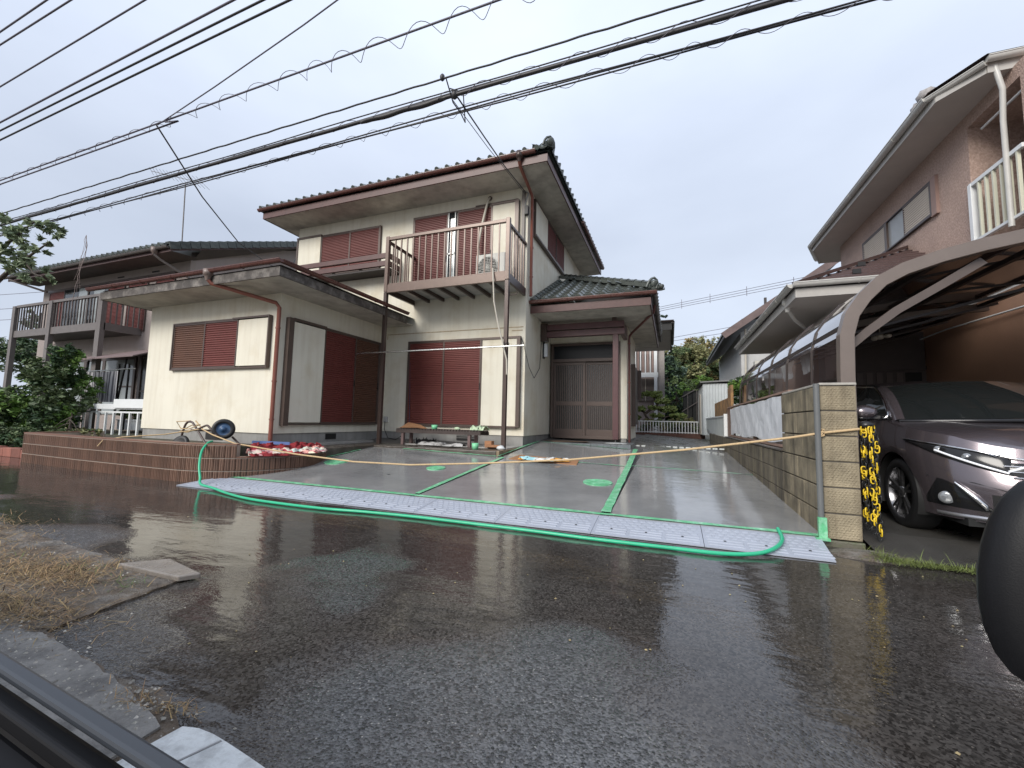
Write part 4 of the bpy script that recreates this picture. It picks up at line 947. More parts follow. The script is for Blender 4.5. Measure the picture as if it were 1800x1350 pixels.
# hood shut line
hl=[]
for a in [i/30 for i in range(0,31)]:
    x,y=outl(a,1); z=ztop(y); hl.append(W_(-x*.94,y+.05,z+.012+.02*(1-.94)))
hl+= [W_(-.80,.95+.1*i,ztop(.95+.1*i)+.018) for i in range(2)]
MB().tube(hl,.004,5).build('bonnet_seam',dark,car)
# greenhouse
def cowl(t): return Vector(W_(t*.80,.72+.26*abs(t)**2.2,ztop(.9)+.045-.02*abs(t)))
def rooff(t): return Vector(W_(t*.66,1.62-.22*(1-abs(t)**2.2)+.05,1.40+.045*(1-t*t)-.05))
P=[]
for j in range(9):
    f=j/8; row=[]
    for i in range(-8,9):
        t=i/8; p=cowl(t).lerp(rooff(t),f); p.z+=.035*math.sin(f*math.pi); p.y-=.03*math.sin(f*math.pi); row.append(tuple(p))
    P.append(row)
MB().grid(P).build('windscreen',cgl,car)
MB().tube([tuple(cowl(i/8)+Vector((0,-.02,.0))) for i in range(-8,9)],.018,6).build('cowl_trim',blk,car)
# roof
R0=[W_(i/8*.66,1.67-.22*(1-abs(i/8)**2.2),1.35+.045*(1-(i/8)**2)) for i in range(-8,9)]
P=[R0]
for y,z,wd in ((1.9,1.40,.66),(2.3,1.43,.655),(2.9,1.43,.65),(3.5,1.40,.63),(4.1,1.34,.6),(4.3,1.2,.62)):
    P.append([W_(i/8*wd,y,z+.045*(1-(i/8)**2)) for i in range(-8,9)])
MB().grid(P).build('roof',paint,car)
MB().grid([[W_(i/8*.62,4.3,1.2+.045*(1-(i/8)**2)) for i in range(-8,9)],[W_(i/8*.8,4.42,.9) for i in range(-8,9)]]).build('rear_window',cgl,car)
for s in (-1,1):
    rail=[(.66,1.67,1.355),(.668,1.9,1.405),(.665,2.3,1.435),(.66,2.9,1.435),(.64,3.5,1.405),(.61,4.1,1.345)]
    belt=[(.84,1.02,.99),(.86,1.5,.985),(.865,2.1,.99),(.865,2.9,1.0),(.85,3.6,1.01),(.8,4.3,1.02)]
    # A pillar
    P=[]
    c0=Vector(W_(s*.80,.98,ztop(.9)+.03)); r0=Vector(W_(s*.66,1.67,1.35)); 
    for f in [i/8 for i in range(9)]:
        p=c0.lerp(r0,f)+Vector((0,-.03*math.sin(f*math.pi),.035*math.sin(f*math.pi)))
        P.append([tuple(p+Vector((s*-.035,-.03,.01))),tuple(p+Vector((s*.01,-.01,.012))),tuple(p+Vector((s*.035,.05,-.01))),tuple(p+Vector((s*.02,.09,-.03)))])
    MB().grid(P).build('a_pillar',paint,car)
    MB().tube([W_(s*.853,1.14,.995)]+[tuple(Vector(W_(s*.825,1.12,1.03)).lerp(Vector(W_(s*.685,1.78,1.365)),f)+Vector((0,-.03*math.sin(f*3.14),.04*math.sin(f*3.14)))) for f in [i/6 for i in range(7)]]+[W_(s*.69,2.3,1.41),W_(s*.68,3.2,1.41)],.009,6).build('window_chrome',chrome,car)
    n=12; P=[]
    for i in range(n+1):
        t=i/n
        def ev(L,t):
            q=t*(len(L)-1); j=min(int(q),len(L)-2); return Vector(L[j]).lerp(Vector(L[j+1]),q-j)
        b=ev(belt,t); r=ev(rail,t); P.append([W_(s*(b.x+(r.x-b.x)*u+.02*math.sin(u*3.14)),b.y+(r.y-b.y)*u,b.z+(r.z-b.z)*u) for u in (0,.25,.5,.75,1)])
    MB().grid(P).build('side_window',cgl,car)
    MB().grid([[W_(s*.845,y,ztop(y)-.01),W_(s*(.865 if y<4 else .8),y,1.0)] for y in (.98,1.3,1.9,2.6,3.4,4.1)]).build('door_shoulder',paint,car)
    for wy in (WY,3.45):
        wh=MB(); side=(s,0,0); c=W_(s*.70,wy,WZ)
        wh.lathe(c,side,[(.215,-.05),(.30,-.05),(.318,-.02),(.322,.08),(.315,.13),(.29,.15),(.235,.155),(.228,.14)],32); w_=wh.build('wheel',black,car)
        rm=MB(); rm.lathe(c,side,[(.235,.15),(.222,.125),(.215,.04)],32); rm.lathe(c,side,[(.055,.12),(.05,.135),(.0001,.137)],16)
        cc=Vector(c)
        for k in range(10):
            an=2*math.pi*(k//2)/5+(.16 if k%2 else -.16)+.3; d=Vector((0,math.cos(an),math.sin(an))); an0=2*math.pi*(k//2)/5+(.3)+(.05 if k%2 else -.05); d0=Vector((0,math.cos(an0),math.sin(an0)))
            rm.beam(cc+Vector((s*.12,0,0))+d0*.04,cc+Vector((s*.13,0,0))+d*.222,.026,.02,up=(1,0,0))
        rm.build('rim',M('machined_rim',(.25,.25,.26),.25,0,metal=.9) if 'machined_rim' not in bpy.data.materials else bpy.data.materials['machined_rim'],w_)
        MB().grid([[(c[0]+s*h_,c[1]+.368*math.cos(q_),c[2]+.368*math.sin(q_)) for h_ in (-.15,.165)] for q_ in [math.pi*k/16 for k in range(-2,19)]]).box(min(c[0]-s*.15,c[0]-s*.13),max(c[0]-s*.15,c[0]-s*.13),c[1]-.36,c[1]+.36,c[2]-.1,c[2]+.36).build('wheel_well',dark,car)
    # mirror
    mr_=MB().blob(W_(s*1.0,1.18,1.06),(.115,.07,.075),12,8).build('door_mirror',paint,car); MB().beam(W_(s*.85,1.2,1.0),W_(s*.96,1.18,1.02),.07,.04).blob(W_(s*1.0,1.19,1.0),(.1,.06,.03),10,6).build('mirror_base',blk,mr_)
# lamps etc. on the nose: patches over the body surface
def kz(a,z):
    lo,hi=0,1
    for _ in range(20):
        m_=(lo+hi)/2; x,y=outl(a,m_)
        if .2+(ztop(y)-.2)*m_<z: lo=m_
        else: hi=m_
    return (lo+hi)/2
def patch(a0,a1,zl,zh,off,s,na=14,nk=4):
    P=[]
    for i in range(na+1):
        t=i/na; a=a0+(a1-a0)*t; k0=kz(a,zl(t)); k1=kz(a,zh(t)); P.append([body(a,k0+(k1-k0)*j/nk,off*(1 if 0<j<nk and 0<i<na else .25),s) for j in range(nk+1)])
    return MB().grid(P)
for s in (-1,1):
    hlp=patch(.30,.95,lambda t:.57+.235*t**1.15,lambda t:.70+.115*t**.6,.014,s,26).build('headlight',blk,car)
    MB().tube([body(.32+.36*t,kz(.32+.36*t,.588+.145*t),.02,s) for t in [i/14 for i in range(15)]],.009,6).tube([body(.32,kz(.32,.60),.02,s),body(.24,kz(.24,.645),.014,s)],.009,6).build('light_guide',M('lamp_white',(.8,.82,.85),.2,0) if s<0 else bpy.data.materials['lamp_white'],hlp)
    for a_,z_ in ((.50,.69),(.66,.735)):
        p=Vector(body(a_,kz(a_,z_),.012,s)); MB().lathe(p,(s*.45,-.85,0),[(.032,-.02),(.03,.0),(.0001,.003)],14).build('lamp_lens',lampm,hlp)
    MB().tube([body(a,kz(a,z),.012,s) for a,z in [(.30+.08*i,.715+.0*i) for i in range(2)]]+[body(.36+.57*t,kz(.36+.57*t,.705+.11*t**.6),.018,s) for t in [i/14 for i in range(15)]],.007,5).build('lamp_trim',chrome,hlp)
    fg=patch(.42,.82,lambda t:.285+.01*t,lambda t:.31+.20*math.sin(min(t*1.25,1)*math.pi*.5)*(1-max(t-.75,0)*3.3),.008,s,12).build('fog_lamp_recess',blk,car)
    p=Vector(body(.665,kz(.665,.36),.012,s)); MB().lathe(p,(s*.45,-.9,0),[(.05,.0),(.048,.01),(.03,.016),(.0001,.018)],18).build('fog_lamp',lampm,fg)
    MB().tube([body(a,kz(a,z),.016,s) for a,z in ((.60,.49),(.55,.44),(.50,.385),(.455,.33),(.45,.30))],[.008,.014,.02,.02,.008],6).build('fog_trim',chrome,fg)
    patch(0.0,.75,lambda t:.215,lambda t:.262-.02*t,.02,s,14,3).build('lip_trim',M('satin_silver_lip',(.42,.42,.44),.3,0,metal=.8) if s<0 else bpy.data.materials['satin_silver_lip'],car)
    patch(.0,.36,lambda t:.48+.11*t,lambda t:.665,.008,s,8,3).build('grille',blk,car)
    for z in (.52,.56,.60,.64): MB().tube([body(a,kz(a,z),.016,s) for a in ([0,.1,.2,.28+(z-.5)*.4])],.006,5).build('grille_bar',chrome,car)
    MB().tube([body(.0,kz(0,.672),.012,s),body(.15,kz(.15,.675),.012,s),body(.3,kz(.3,.70),.012,s),body(.42,kz(.42,.735),.01,s)],.009,6).build('bonnet_chrome',chrome,car)
    patch(0.,.42,lambda t:.30,lambda t:.42,.006,s,6,2).build('lower_intake',dark,car)
    MB().tube([body(.33,kz(.33,.45),.004,s),body(.5,kz(.5,.5),.004,s),body(.8,kz(.8,.52),.003,s)],.003,4).build('bumper_seam',dark,car)
MB().box(CX-.7,CX+.7,CY0+.25,CY0+4.1,CZ+.16,CZ+.22).build('underbody',dark,car)
MB().box(CX-.72,CX+.72,CY0+1.3,CY0+4.0,CZ+.3,CZ+.95).build('interior',M('dark_interior',(.03,.028,.027),.7),car)
MB().box(CX-.3,CX-.22,CY0+1.49,CY0+1.5,CZ+1.34,CZ+1.365).build('windscreen_sticker',white,car)
# ================================================================ OWN CAR (camera looks out of its window)
oc=thing('near_car_door','dark blurred car window sill filling the near lower left corner','car door',(-1,.4,.4))
A0=Vector((-1.36,.5,.476)); D=(Vector((-.74,.5,.424))-A0).normalized()
sillm=M('grey_black_door_paint',(.035,.04,.048),.4,.05,5); rub=M('black_weatherstrip',(.004,.004,.005),.6,0,spec=.25); trimm=M('dark_door_trim',(.010,.011,.013),.6,.1,40,.1,200,spec=.3)
def bar(dy,dz,wd,h,m,name):
    a=A0+Vector((0,dy,dz))-D*2.2; b=A0+Vector((0,dy,dz))+D*1.3
    MB().beam(a,b,wd,h).build(name,m,oc,bevel=min(wd,h)*.35)
bar(-.005,-.012,.03,.02,sillm,'outer_sill'); bar(-.03,-.05,.04,.03,rub,'window_slot'); bar(-.055,-.028,.014,.03,rub,'weatherstrip'); bar(-.085,-.06,.05,.03,rub,'window_slot')
bar(-.115,-.045,.012,.02,sillm,'inner_lip'); bar(-.20,-.07,.15,.06,trimm,'door_trim'); bar(.015,-.28,.04,.36,sillm,'door_skin')
MB().add([tuple(v) for v in []],[]) if False else None
om=thing('wing_mirror','black wing mirror housing cut by the right edge of the view','mirror',(.72,1.15,.7))
q=MB(); P=[]
for i in range(13):
    t=math.pi*i/12
    P.append([(.75+.165*math.sin(t)**.6*math.cos(a)+ .02*math.cos(t),1.17+.07*math.sin(t)**.6*math.sin(a),.71+.215*math.cos(t)) for a in [2*math.pi*k/20 for k in range(21)]])
q.grid(P).build('mirror_housing',M('black_textured_plastic',(.006,.006,.007),.5,.1,60,.1,300,spec=.3),om)
MB().beam((.85,1.1,.55),(.95,.8,.5),.08,.06).build('mirror_stalk',rub,om)
# ================================================================ LEFT NEIGHBOUR
NH=thing('left_neighbour_house','grey beige two-storey house on the left with maroon shutters, tiled roof and long balcony','house',(-17,9,.4))
nw=M('greyish_pink_wall',(.34,.29,.27),.8,.08,2,.3,90,streak=.2)
nbs=M('dusky_steel',(.15,.13,.12),.45,.12,5)
MB().box(-21.5,-13.4,7.95,14.5,.4,5.55).build('wall',nw,NH)
MB().add([(-13.41,7.96,5.55),(-13.41,15.2,5.55),(-13.41,11.6,7.3),(-13.41,7.96,5.8)],[(0,1,2,3)]).build('gable_wall',nw,NH)
NS=.42
MB().add([(-21.9,7.2,5.5),(-13.0,7.2,5.5),(-13.0,7.95,5.55),(-21.9,7.95,5.55)],[(0,3,2,1)]).build('soffit',M('brown_soffit',(.09,.075,.065),.7,.2,3),NH)
MB().box(-21.9,-13.0,7.17,7.2,5.48,5.63).build('fascia',M('dark_mauve_fascia',(.12,.075,.075),.6,.15,4),NH)
ru=[(7.2,5.5),(11.6,5.5+4.4*NS),(16,5.5)]
MB().add([(-13.0,7.2,5.5),(-13.0,11.6,5.5+4.4*NS),(-13.0,11.6,5.68+4.4*NS),(-13.0,7.2,5.66),(-13.03,7.2,5.5),(-13.03,11.6,5.5+4.4*NS),(-13.03,11.6,5.68+4.4*NS),(-13.03,7.2,5.66)],[(0,1,2,3),(7,6,5,4),(0,4,5,1)]).build('verge_board',bpy.data.materials['dark_mauve_fascia'],NH)
MB().add([(-22,7.15,5.62),(-12.98,7.15,5.62),(-12.98,11.6,5.66+4.4*NS),(-22,11.6,5.66+4.4*NS),(-22,16,5.62),(-12.98,16,5.62)],[(0,1,2,3),(3,2,5,4)]).build('roof_deck',tilej,NH)
MB().add([(-13.4,8,5.56),(-13.03,8,5.5+.8*NS),(-13.03,11.6,5.5+4.4*NS),(-13.4,11.6,5.5+4.4*NS)],[(0,1,2,3)]).build('verge_soffit',bpy.data.materials['brown_soffit'],NH)
vt=MB(); vt.box(-.13,.05,0,.33,-.0,.03).box(.02,.055,0,.268,-.17,.02); vt=vt.mesh('verge_tile',tilem)
rr=slope_rot((1,0,0),(0,1,NS))
for i in range(16):
    s_=i*.285/ math.sqrt(1+NS*NS)
    o=inst(vt,'verge_tile',(-13.0,7.1+s_,5.70+s_*NS),NH,rr@Matrix.Rotation(R_(-5),3,'X'))
rotN=slope_rot((1,0,0),(0,1,NS)); 
for i in range(33): inst(tm_e,'roof_tile',(-21.95+i*PW,7.06,5.64),NH,rotN)
joined_slope(NH,(-21.95,7.06+.23,5.64+.1),(1,0,0),(0,1,NS),33,16,lambda p:p.y<11.5)
gutter(NH,(-22,7.1,5.6),(-13.0,7.1,5.6),.05,m=M('dark_taupe_gutter',(.09,.075,.068),.5,.1,4),brk=False)
MB().lathe((-13.55,7.08,5.42),(0,0,1),[(.03,0),(.06,.06),(.08,.08),(.085,.2),(.0001,.2)],10).build('gutter_outlet',bpy.data.materials['worn_outlet'],NH)
pipe(NH,[(-13.55,7.08,5.42),(-13.5,7.2,5.32),(-13.36,7.9,5.0),(-13.36,7.95,4.9),(-13.36,7.95,.5)],.035,m=M('taupe_pipe',(.2,.17,.155),.5,.1,4))
pipe(NH,[(-21.6,7.1,5.5),(-20.9,7.8,5.2)],.035,m=bpy.data.materials['taupe_pipe'])
F=FY(7.95)
for a,b,m_ in ((-21.0,-20.0,maroon),(-17.4,-16.5,maroon),(-16.3,-15.3,maroon),(-14.9,-14.0,maroon)): shutter(NH,F,a,b,3.5,5.22,.02,m_)
MB().box(-20.0,-17.4,0,.03,3.5,5.22,F).build('window',glassd,NH); MB().box(-19.1,-18.6,.03,.035,3.5,5.2,F).box(-18.2,-17.6,.03,.035,3.5,5.2,F).build('curtain',glassl,NH)
MB().box(-21.1,-13.9,0,.05,5.22,5.28,F).box(-18.55,-18.5,0,.05,3.5,5.22,F).build('window_frame',bronze,NH)
for x in (-19.5,-17.0,-15.2): MB().box(x,x+.35,0,.012,5.36,5.4,F).build('vent_slot',dark,NH)
MB().box(-18.0,-17.6,0,.012,2.95,2.99,F).build('vent_slot',dark,NH)
# ground floor windows
MB().box(-20.5,-15.6,0,.03,.9,2.62,F).build('window',glassl,NH); MB().box(-20.5,-15.6,.0,.05,2.62,2.7,F).box(-18.3,-18.15,0,.05,.9,2.62,F).box(-17.25,-17.1,0,.05,.9,2.62,F).box(-20.5,-15.6,.03,.05,1.75,1.8,F).box(-15.6,-15.5,0,.05,.9,2.7,F).build('window_frame',bronze,NH)
MB().box(-15.2,-13.5,0,.03,.6,2.65,F).build('window',M('grey_window_glass',(.1,.105,.1),.15,.2,3),NH); MB().box(-15.3,-15.18,0,.06,.6,2.72,F).box(-15.2,-13.5,0,.05,2.65,2.72,F).box(-15.2,-13.5,0,.05,1.6,1.65,F).build('window_frame',bronze,NH)
# awning
MB().add([(-17.1,6.7,2.42),(-13.3,6.7,2.46),(-13.3,7.95,2.95),(-17.1,7.95,2.75),(-17.1,6.7,2.45),(-13.3,6.7,2.49),(-13.3,7.95,2.98),(-17.1,7.95,2.78)],[(0,3,2,1),(4,5,6,7),(0,1,5,4),(1,2,6,5),(2,3,7,6),(3,0,4,7)]).build('awning',M('faded_mauve_awning',(.2,.145,.14),.6,.2,4),NH)
# neighbour balcony
NBY=6.98
q=thing('balcony',None,None); 
q.parent=NH; q.location=Vector((-18,NBY,.4))-NH.location
for x,w_ in ((-20.5,.09),(-18.25,.09),(-15.55,.11)):
    MB().box(x-w_,x+w_,NBY-.06,NBY+.06,.4,4.42).build('post',nbs,q)
MB().box(-20.4,-15.45,NBY-.03,NBY+.03,3.36,3.58).build('front_beam',nbs,q); MB().box(-20.4,-15.4,NBY-.04,NBY+.04,4.36,4.44).build('top_rail',nbs,q)
MB().box(-15.5,-15.44,NBY+.03,7.95,3.36,3.58).build('side_beam',nbs,q); MB().box(-15.5,-15.44,NBY+.03,7.95,4.36,4.42).build('top_rail',nbs,q)
MB().box(-20.4,-15.5,NBY+.03,7.95,3.4,3.44).build('deck',M('dark_deck',(.07,.065,.06),.7,.2),q)
for i in range(29):
    x=-20.3+i*.166; MB().box(x-.014,x+.014,NBY-.015,NBY+.015,3.58,4.36).build('baluster',nbs,q)
for i in range(6): MB().box(-15.48,-15.455,NBY+.16+i*.14,NBY+.19+i*.14,3.58,4.36).build('baluster',nbs,q)
for i in range(4): MB().box(-20.5,-20.46,NBY+.16+i*.2,NBY+.2+i*.2,3.58,4.36).build('baluster',nbs,q)
# antenna
an=thing('tv_antenna','thin rooftop television antenna on a mast behind the left tiled roof','antenna',(-15,11.2,7))
k_=8.6/14
MB().tube([(-24.47*k_,8.6,1+9.1*k_),(-24.63*k_,8.6,1+12.43*k_)],.018,6).build('mast',nbs,an)
an_a=Vector((-27.6*k_,8.6,1+13.75*k_)); an_b=Vector((-23.4*k_,8.9,1+12.0*k_))
an_a=Vector((-27.79*k_,8.6,1+13.8*k_)); an_b=Vector((-23.2*k_,8.6,1+12.2*k_))
m_=MB().tube([an_a,an_b],.01,5)
for i in range(14):
    p=an_a.lerp(an_b,i/13); l=.10+.012*i; m_.tube([p+Vector((.05,-l,.08)),p+Vector((-.05,l,-.08))],.006,4)
m_.build('boom',nbs,an)
# dry vine
vn=MB(); pts=[(-16.9,6.6,5.9)]
k_=6.6/7.95
p=Vector((-15.9,6.6,6.1)); 
for b in range(5):
    pp=[p.copy()]
    for i in range(15-b*2): pp.append(pp[-1]+Vector((random.uniform(-.06,.02),random.uniform(-.03,.03),-random.uniform(.08,.2))))
    vn.tube(pp,.008 if b==0 else .004,4)
tag(vn.build('dry_vine',M('dry_vine',(.28,.22,.2),.8)),'thin dry vine stem dangling in front of the left tiled roof','vine')
# laundry rack with striped sheet
lr=thing('laundry_rack','black laundry stand behind the white rail beside the left house','laundry rack',(-14.8,6.8,.4))
for a,b in (((-16.0,6.9,.5),(-15.75,6.9,2.45)),((-14.35,6.9,.5),(-13.95,6.9,2.45)),((-14.25,6.9,.5),(-14.25,6.9,2.3)),((-13.8,6.9,.5),(-13.8,6.9,2.3))): MB().beam(a,b,.035,.035).build('leg',rub,lr)
MB().tube([(-15.9,6.88,2.12),(-13.5,6.88,2.16)],.018,6).build('pole',bpy.data.materials['steel_pole'],lr)
def stripe():
    m=M('striped_sheet',(.5,.49,.5),.8,0); t=m.node_tree; b=t.nodes['Principled BSDF']; tc=t.nodes.new('ShaderNodeTexCoord'); w=t.nodes.new('ShaderNodeTexWave'); w.inputs['Scale'].default_value=3.2; w.inputs['Distortion'].default_value=1.5; w.inputs['Detail'].default_value=0
    c=t.nodes.new('ShaderNodeValToRGB'); c.color_ramp.elements[0].position=.35; c.color_ramp.elements[0].color=(.13,.125,.14,1); c.color_ramp.elements[1].position=.6; c.color_ramp.elements[1].color=(.5,.49,.5,1)
    t.links.new(tc.outputs['Object'],w.inputs[0]); t.links.new(w.outputs[0],c.inputs[0]); t.links.new(c.outputs[0],b.inputs['Base Color']); return m
P=[[(-15.85+i*.06,6.86+.03*math.sin(i*1.1),2.1-(j/6)*.85) for j in range(7)] for i in range(29)]
tag(MB().grid(P).build('striped_sheet',stripe()),'grey and white striped sheet hanging on the black laundry stand','sheet')
# white rail fence left
wr=thing('white_rail_fence','white painted garden rail fence with thick top rail behind the brown tiled wall','fence',(-13.3,6.3,.4))
MB().box(-15.05,-11.3,6.24,6.36,1.05,1.18).build('top_rail',white,wr,bevel=.006); MB().box(-12.9,-11.2,6.2,6.38,1.08,1.3).build('rail_box',white,wr,bevel=.008)
MB().box(-14.85,-14.65,6.22,6.38,.35,1.05).build('post',white,wr,bevel=.006); MB().box(-14.6,-11.3,6.29,6.32,.96,1.0).build('mid_rail',white,wr)
for i in range(9): x=-14.35+i*.33; MB().box(x-.022,x+.022,6.28,6.32,.42,.97).build('picket',white,wr)
# garden bits behind the rail
gd=[('white styrofoam planter box behind the white rail',(-14.3,7.0,.5),(.9,.3,.25),white),('white box planter further right behind the white rail',(-13.0,7.1,.5),(.8,.3,.3),white),('grey garden bin behind the white rail beside the cream wall',(-12.1,7.0,.42),(.3,.3,.6),nbs)]
for l,(x,y,z),(a,b,c),m_ in gd: tag(MB().box(x,x+a,y,y+b,z,z+c).box(x-.02,x+a+.02,y-.02,y+b+.02,z+c,z+c+.03).build('planter_box' if 'plant' in l else 'garden_bin',m_,bevel=.01),l,'planter' if 'plant' in l else 'bin')
# red brick edging at far left
eb=thing('brick_edging','low reddish brick garden edging at the far left beside the road','edging',(-14,4.6,0))
for i in range(14): MB().box(-16.8+i*.36,-16.8+i*.36+.35,4.55,4.75,0,.17+.01*(i%3)).build('brick',M('red_edging_brick',(.23,.085,.06),.7,.2,8,.3,40,rnd=.25) if i==0 else bpy.data.materials['red_edging_brick'],eb,bevel=.008)
# ================================================================ VEGETATION
def leafmat(name,col,isl=.45,rough=.5): return M(name,col,rough,.2,1.2,isl=isl,spec=.35)
def leaves(name,mat,parent,blobs,n,size,flat=.55,label=None):
    """leaf sized faces spread in clumps over the blobs' shells: blobs (c, r)"""
    tot=sum(r[0]*r[1]+r[2]*r[0] for c,r in blobs); V=[];
    for c,r in blobs:
        k=max(int(n*(r[0]*r[1]+r[2]*r[0])/tot),8); nc=max(k//22,3)
        d=RNG.normal(size=(nc,3)); d/=np.linalg.norm(d,axis=1)[:,None]; rad=RNG.uniform(.45,1.08,nc)**.6
        cc=np.array(c)+d*np.array(r)*rad[:,None]
        pc=cc[RNG.integers(0,nc,k)]+RNG.normal(size=(k,3))*min(r)*.13
        V.append(pc)
    C=np.concatenate(V); k=len(C)
    u=RNG.normal(size=(k,3)); u[:,2]*=flat; u/=np.linalg.norm(u,axis=1)[:,None]
    t=RNG.normal(size=(k,3)); t[:,2]*=.6; v=np.cross(u,t); v/=np.linalg.norm(v,axis=1)[:,None]
    s=size*RNG.uniform(.6,1.3,k)[:,None]
    w_=np.cross(u,v)*s*.12
    P=np.stack([C-u*s,C-v*s*.42+w_,C+u*s,C+v*s*.42+w_],1).reshape(-1,3)
    org=np.array(wloc(parent)); P=P-org
    me=bpy.data.meshes.new(name); me.vertices.add(4*k); me.vertices.foreach_set('co',P.ravel().astype(np.float32))
    me.loops.add(4*k); me.loops.foreach_set('vertex_index',np.arange(4*k,dtype=np.int32)); me.polygons.add(k)
    me.polygons.foreach_set('loop_start',np.arange(0,4*k,4,dtype=np.int32)); me.polygons.foreach_set('loop_total',np.full(k,4,dtype=np.int32)); me.update(); me.validate()
    me.materials.append(mat); o=bpy.data.objects.new(name,me); COL.objects.link(o)
    if parent: o.parent=parent
    return o
bark=M('dark_bark',(.06,.048,.038),.85,.3,10,.8,30)
lg_dark=leafmat('dark_green_leaves',(.05,.09,.038)); lg_mid=leafmat('mid_green_leaves',(.10,.14,.06)); lg_yel=leafmat('yellow_green_leaves',(.20,.20,.09)); lg_bright=leafmat('fresh_green_leaves',(.12,.21,.045)); lg_blue=leafmat('blue_green_needles',(.06,.095,.065)); lg_rust=leafmat('rusty_green_leaves',(.23,.18,.08))
def trunkbr(par,base,top,r,br,name='trunk'):
    b=Vector(base);t=Vector(top); mb=MB(); n=7; P=[b.lerp(t,i/n)+Vector((random.uniform(-1,1),random.uniform(-1,1),0))*r*.5*(0<i) for i in range(n+1)]
    mb.tube(P,[r*(1-.7*i/n) for i in range(n+1)],8)
    for c in br:
        k=random.randint(2,n-1); s_=P[k]; e=Vector(c); m2=s_.lerp(e,.5)+Vector((0,0,r*1.2)); mb.tube([s_,m2,e],[r*.4,r*.25,r*.08],6)
    return mb.build(name,bark,par)
def tree(label,base,h,blobs,n,size,mats,r=.2,cat='tree',group=None):
    T=thing('tree' ,label,cat,base,group); trunkbr(T,base,(base[0],base[1],base[2]+h*.8),r,[c for c,_ in blobs][:9])
    q=len(blobs)
    if len(mats)==1: leaves('crown',mats[0],T,blobs,n,size)
    else:
        for i,m_ in enumerate(mats):
            sub=[b for j,b in enumerate(blobs) if j%len(mats)==i]
            o=leaves('crown',m_,T,sub,n//len(mats),size)
    return T
def rb(cx,cy,cz,rx,ry,rz,k,br):
    out=[]
    for i in range(k):
        d=Vector((random.gauss(0,1),random.gauss(0,1),random.gauss(0,1))).normalized()*random.uniform(.35,.95)
        s=br*random.uniform(.7,1.25); out.append(((cx+d.x*rx,cy+d.y*ry,cz+d.z*rz),(s,s,s*.7)))
    return out
tree('tall yellowish green tree crown at the right of the wood behind the gap',(4.2,46,.5),9,rb(4.4,46,6.6,3.4,2,3.2,60,1.1),34000,.15,[lg_yel,lg_rust,lg_mid],.3)
tree('rounded olive green tree in the middle of the wood behind the gap',(1.6,44,.5),8,rb(1.8,44,6.0,2.3,2,3.0,50,.95),26000,.14,[lg_yel,lg_mid,lg_yel],.28)
tree('dark evergreen tree at the left of the wood beside the back house',(-.3,38,.5),7,rb(-.5,38,4.8,1.4,1.6,3.0,34,.7),18000,.13,[lg_dark,lg_blue,lg_mid],.25)
tree('bright green lower tree in front of the wood above the white shed',(2.2,32,.5),4,rb(1.6,32,2.6,2.2,1.2,1.5,34,.6),18000,.11,[lg_mid,lg_bright],.2)
tree('dark shrubby tree at the foot of the wood behind the picket fence',(.3,27,.5),3,rb(.3,27,1.5,1.5,.9,1.1,26,.45),13000,.09,[lg_dark,lg_mid,lg_dark],.15)
tree('low dark trees to the right behind the far gabled house',(7.5,48,.5),7,rb(8,48,5.0,3.4,2,3.0,20,1.2),9000,.18,[lg_mid,lg_yel],.3)
# conifer silhouette
cn=thing('conifer','blue green conifer poking out behind the porch roof','tree',(-1.6,26,.5))
trunkbr(cn,(-1.6,26,.5),(-1.6,26,6.6),.12,[])
leaves('crown',lg_blue,cn,[((-1.6+math.cos(a)*r_*.7,26+math.sin(a)*r_*.5,z+.1*r_),(r_*.55,r_*.45,.14)) for z in [1.4+i*.36 for i in range(17)] for r_ in [max(.25,2.3-.14*(z))] for a in (0,1.3,2.6,3.9,5.1)],16000,.085)
# bonsai pine
def _p(x,z): return (x*1.206,20.5,1+(z-1)*1.206)
pn=thing('garden_pine','cloud pruned garden pine with bent trunk behind the white picket fence','tree',(-.5,20.5,.5))
MB().tube([_p(-1.0,.5),_p(-.75,1.0),_p(-.95,1.35),_p(-.5,1.7),_p(-.65,2.1)],[.1,.09,.07,.06,.03],8).tube([_p(-.75,1.0),_p(-.3,1.2),_p(.1,1.35)],[.05,.04,.02],6).tube([_p(-.95,1.4),_p(-1.3,1.6)],[.04,.02],6).build('trunk',bark,pn)
pads=[(_p(-1.25,2.0),(.3,.25,.12)),(_p(-.9,2.15),(.25,.25,.1)),(_p(-.55,2.1),(.32,.25,.16)),(_p(-.3,1.85),(.35,.25,.13)),(_p(-1.15,1.55),(.3,.25,.12)),(_p(-.1,1.55),(.42,.3,.14)),(_p(-.6,1.6),(.3,.25,.1)),(_p(.25,1.3),(.35,.25,.12)),(_p(-.5,1.3),(.3,.25,.1)),(_p(-1.3,1.2),(.25,.2,.12))]
leaves('needle_pad',leafmat('pine_needles',(.21,.27,.09)),pn,pads,14000,.05)
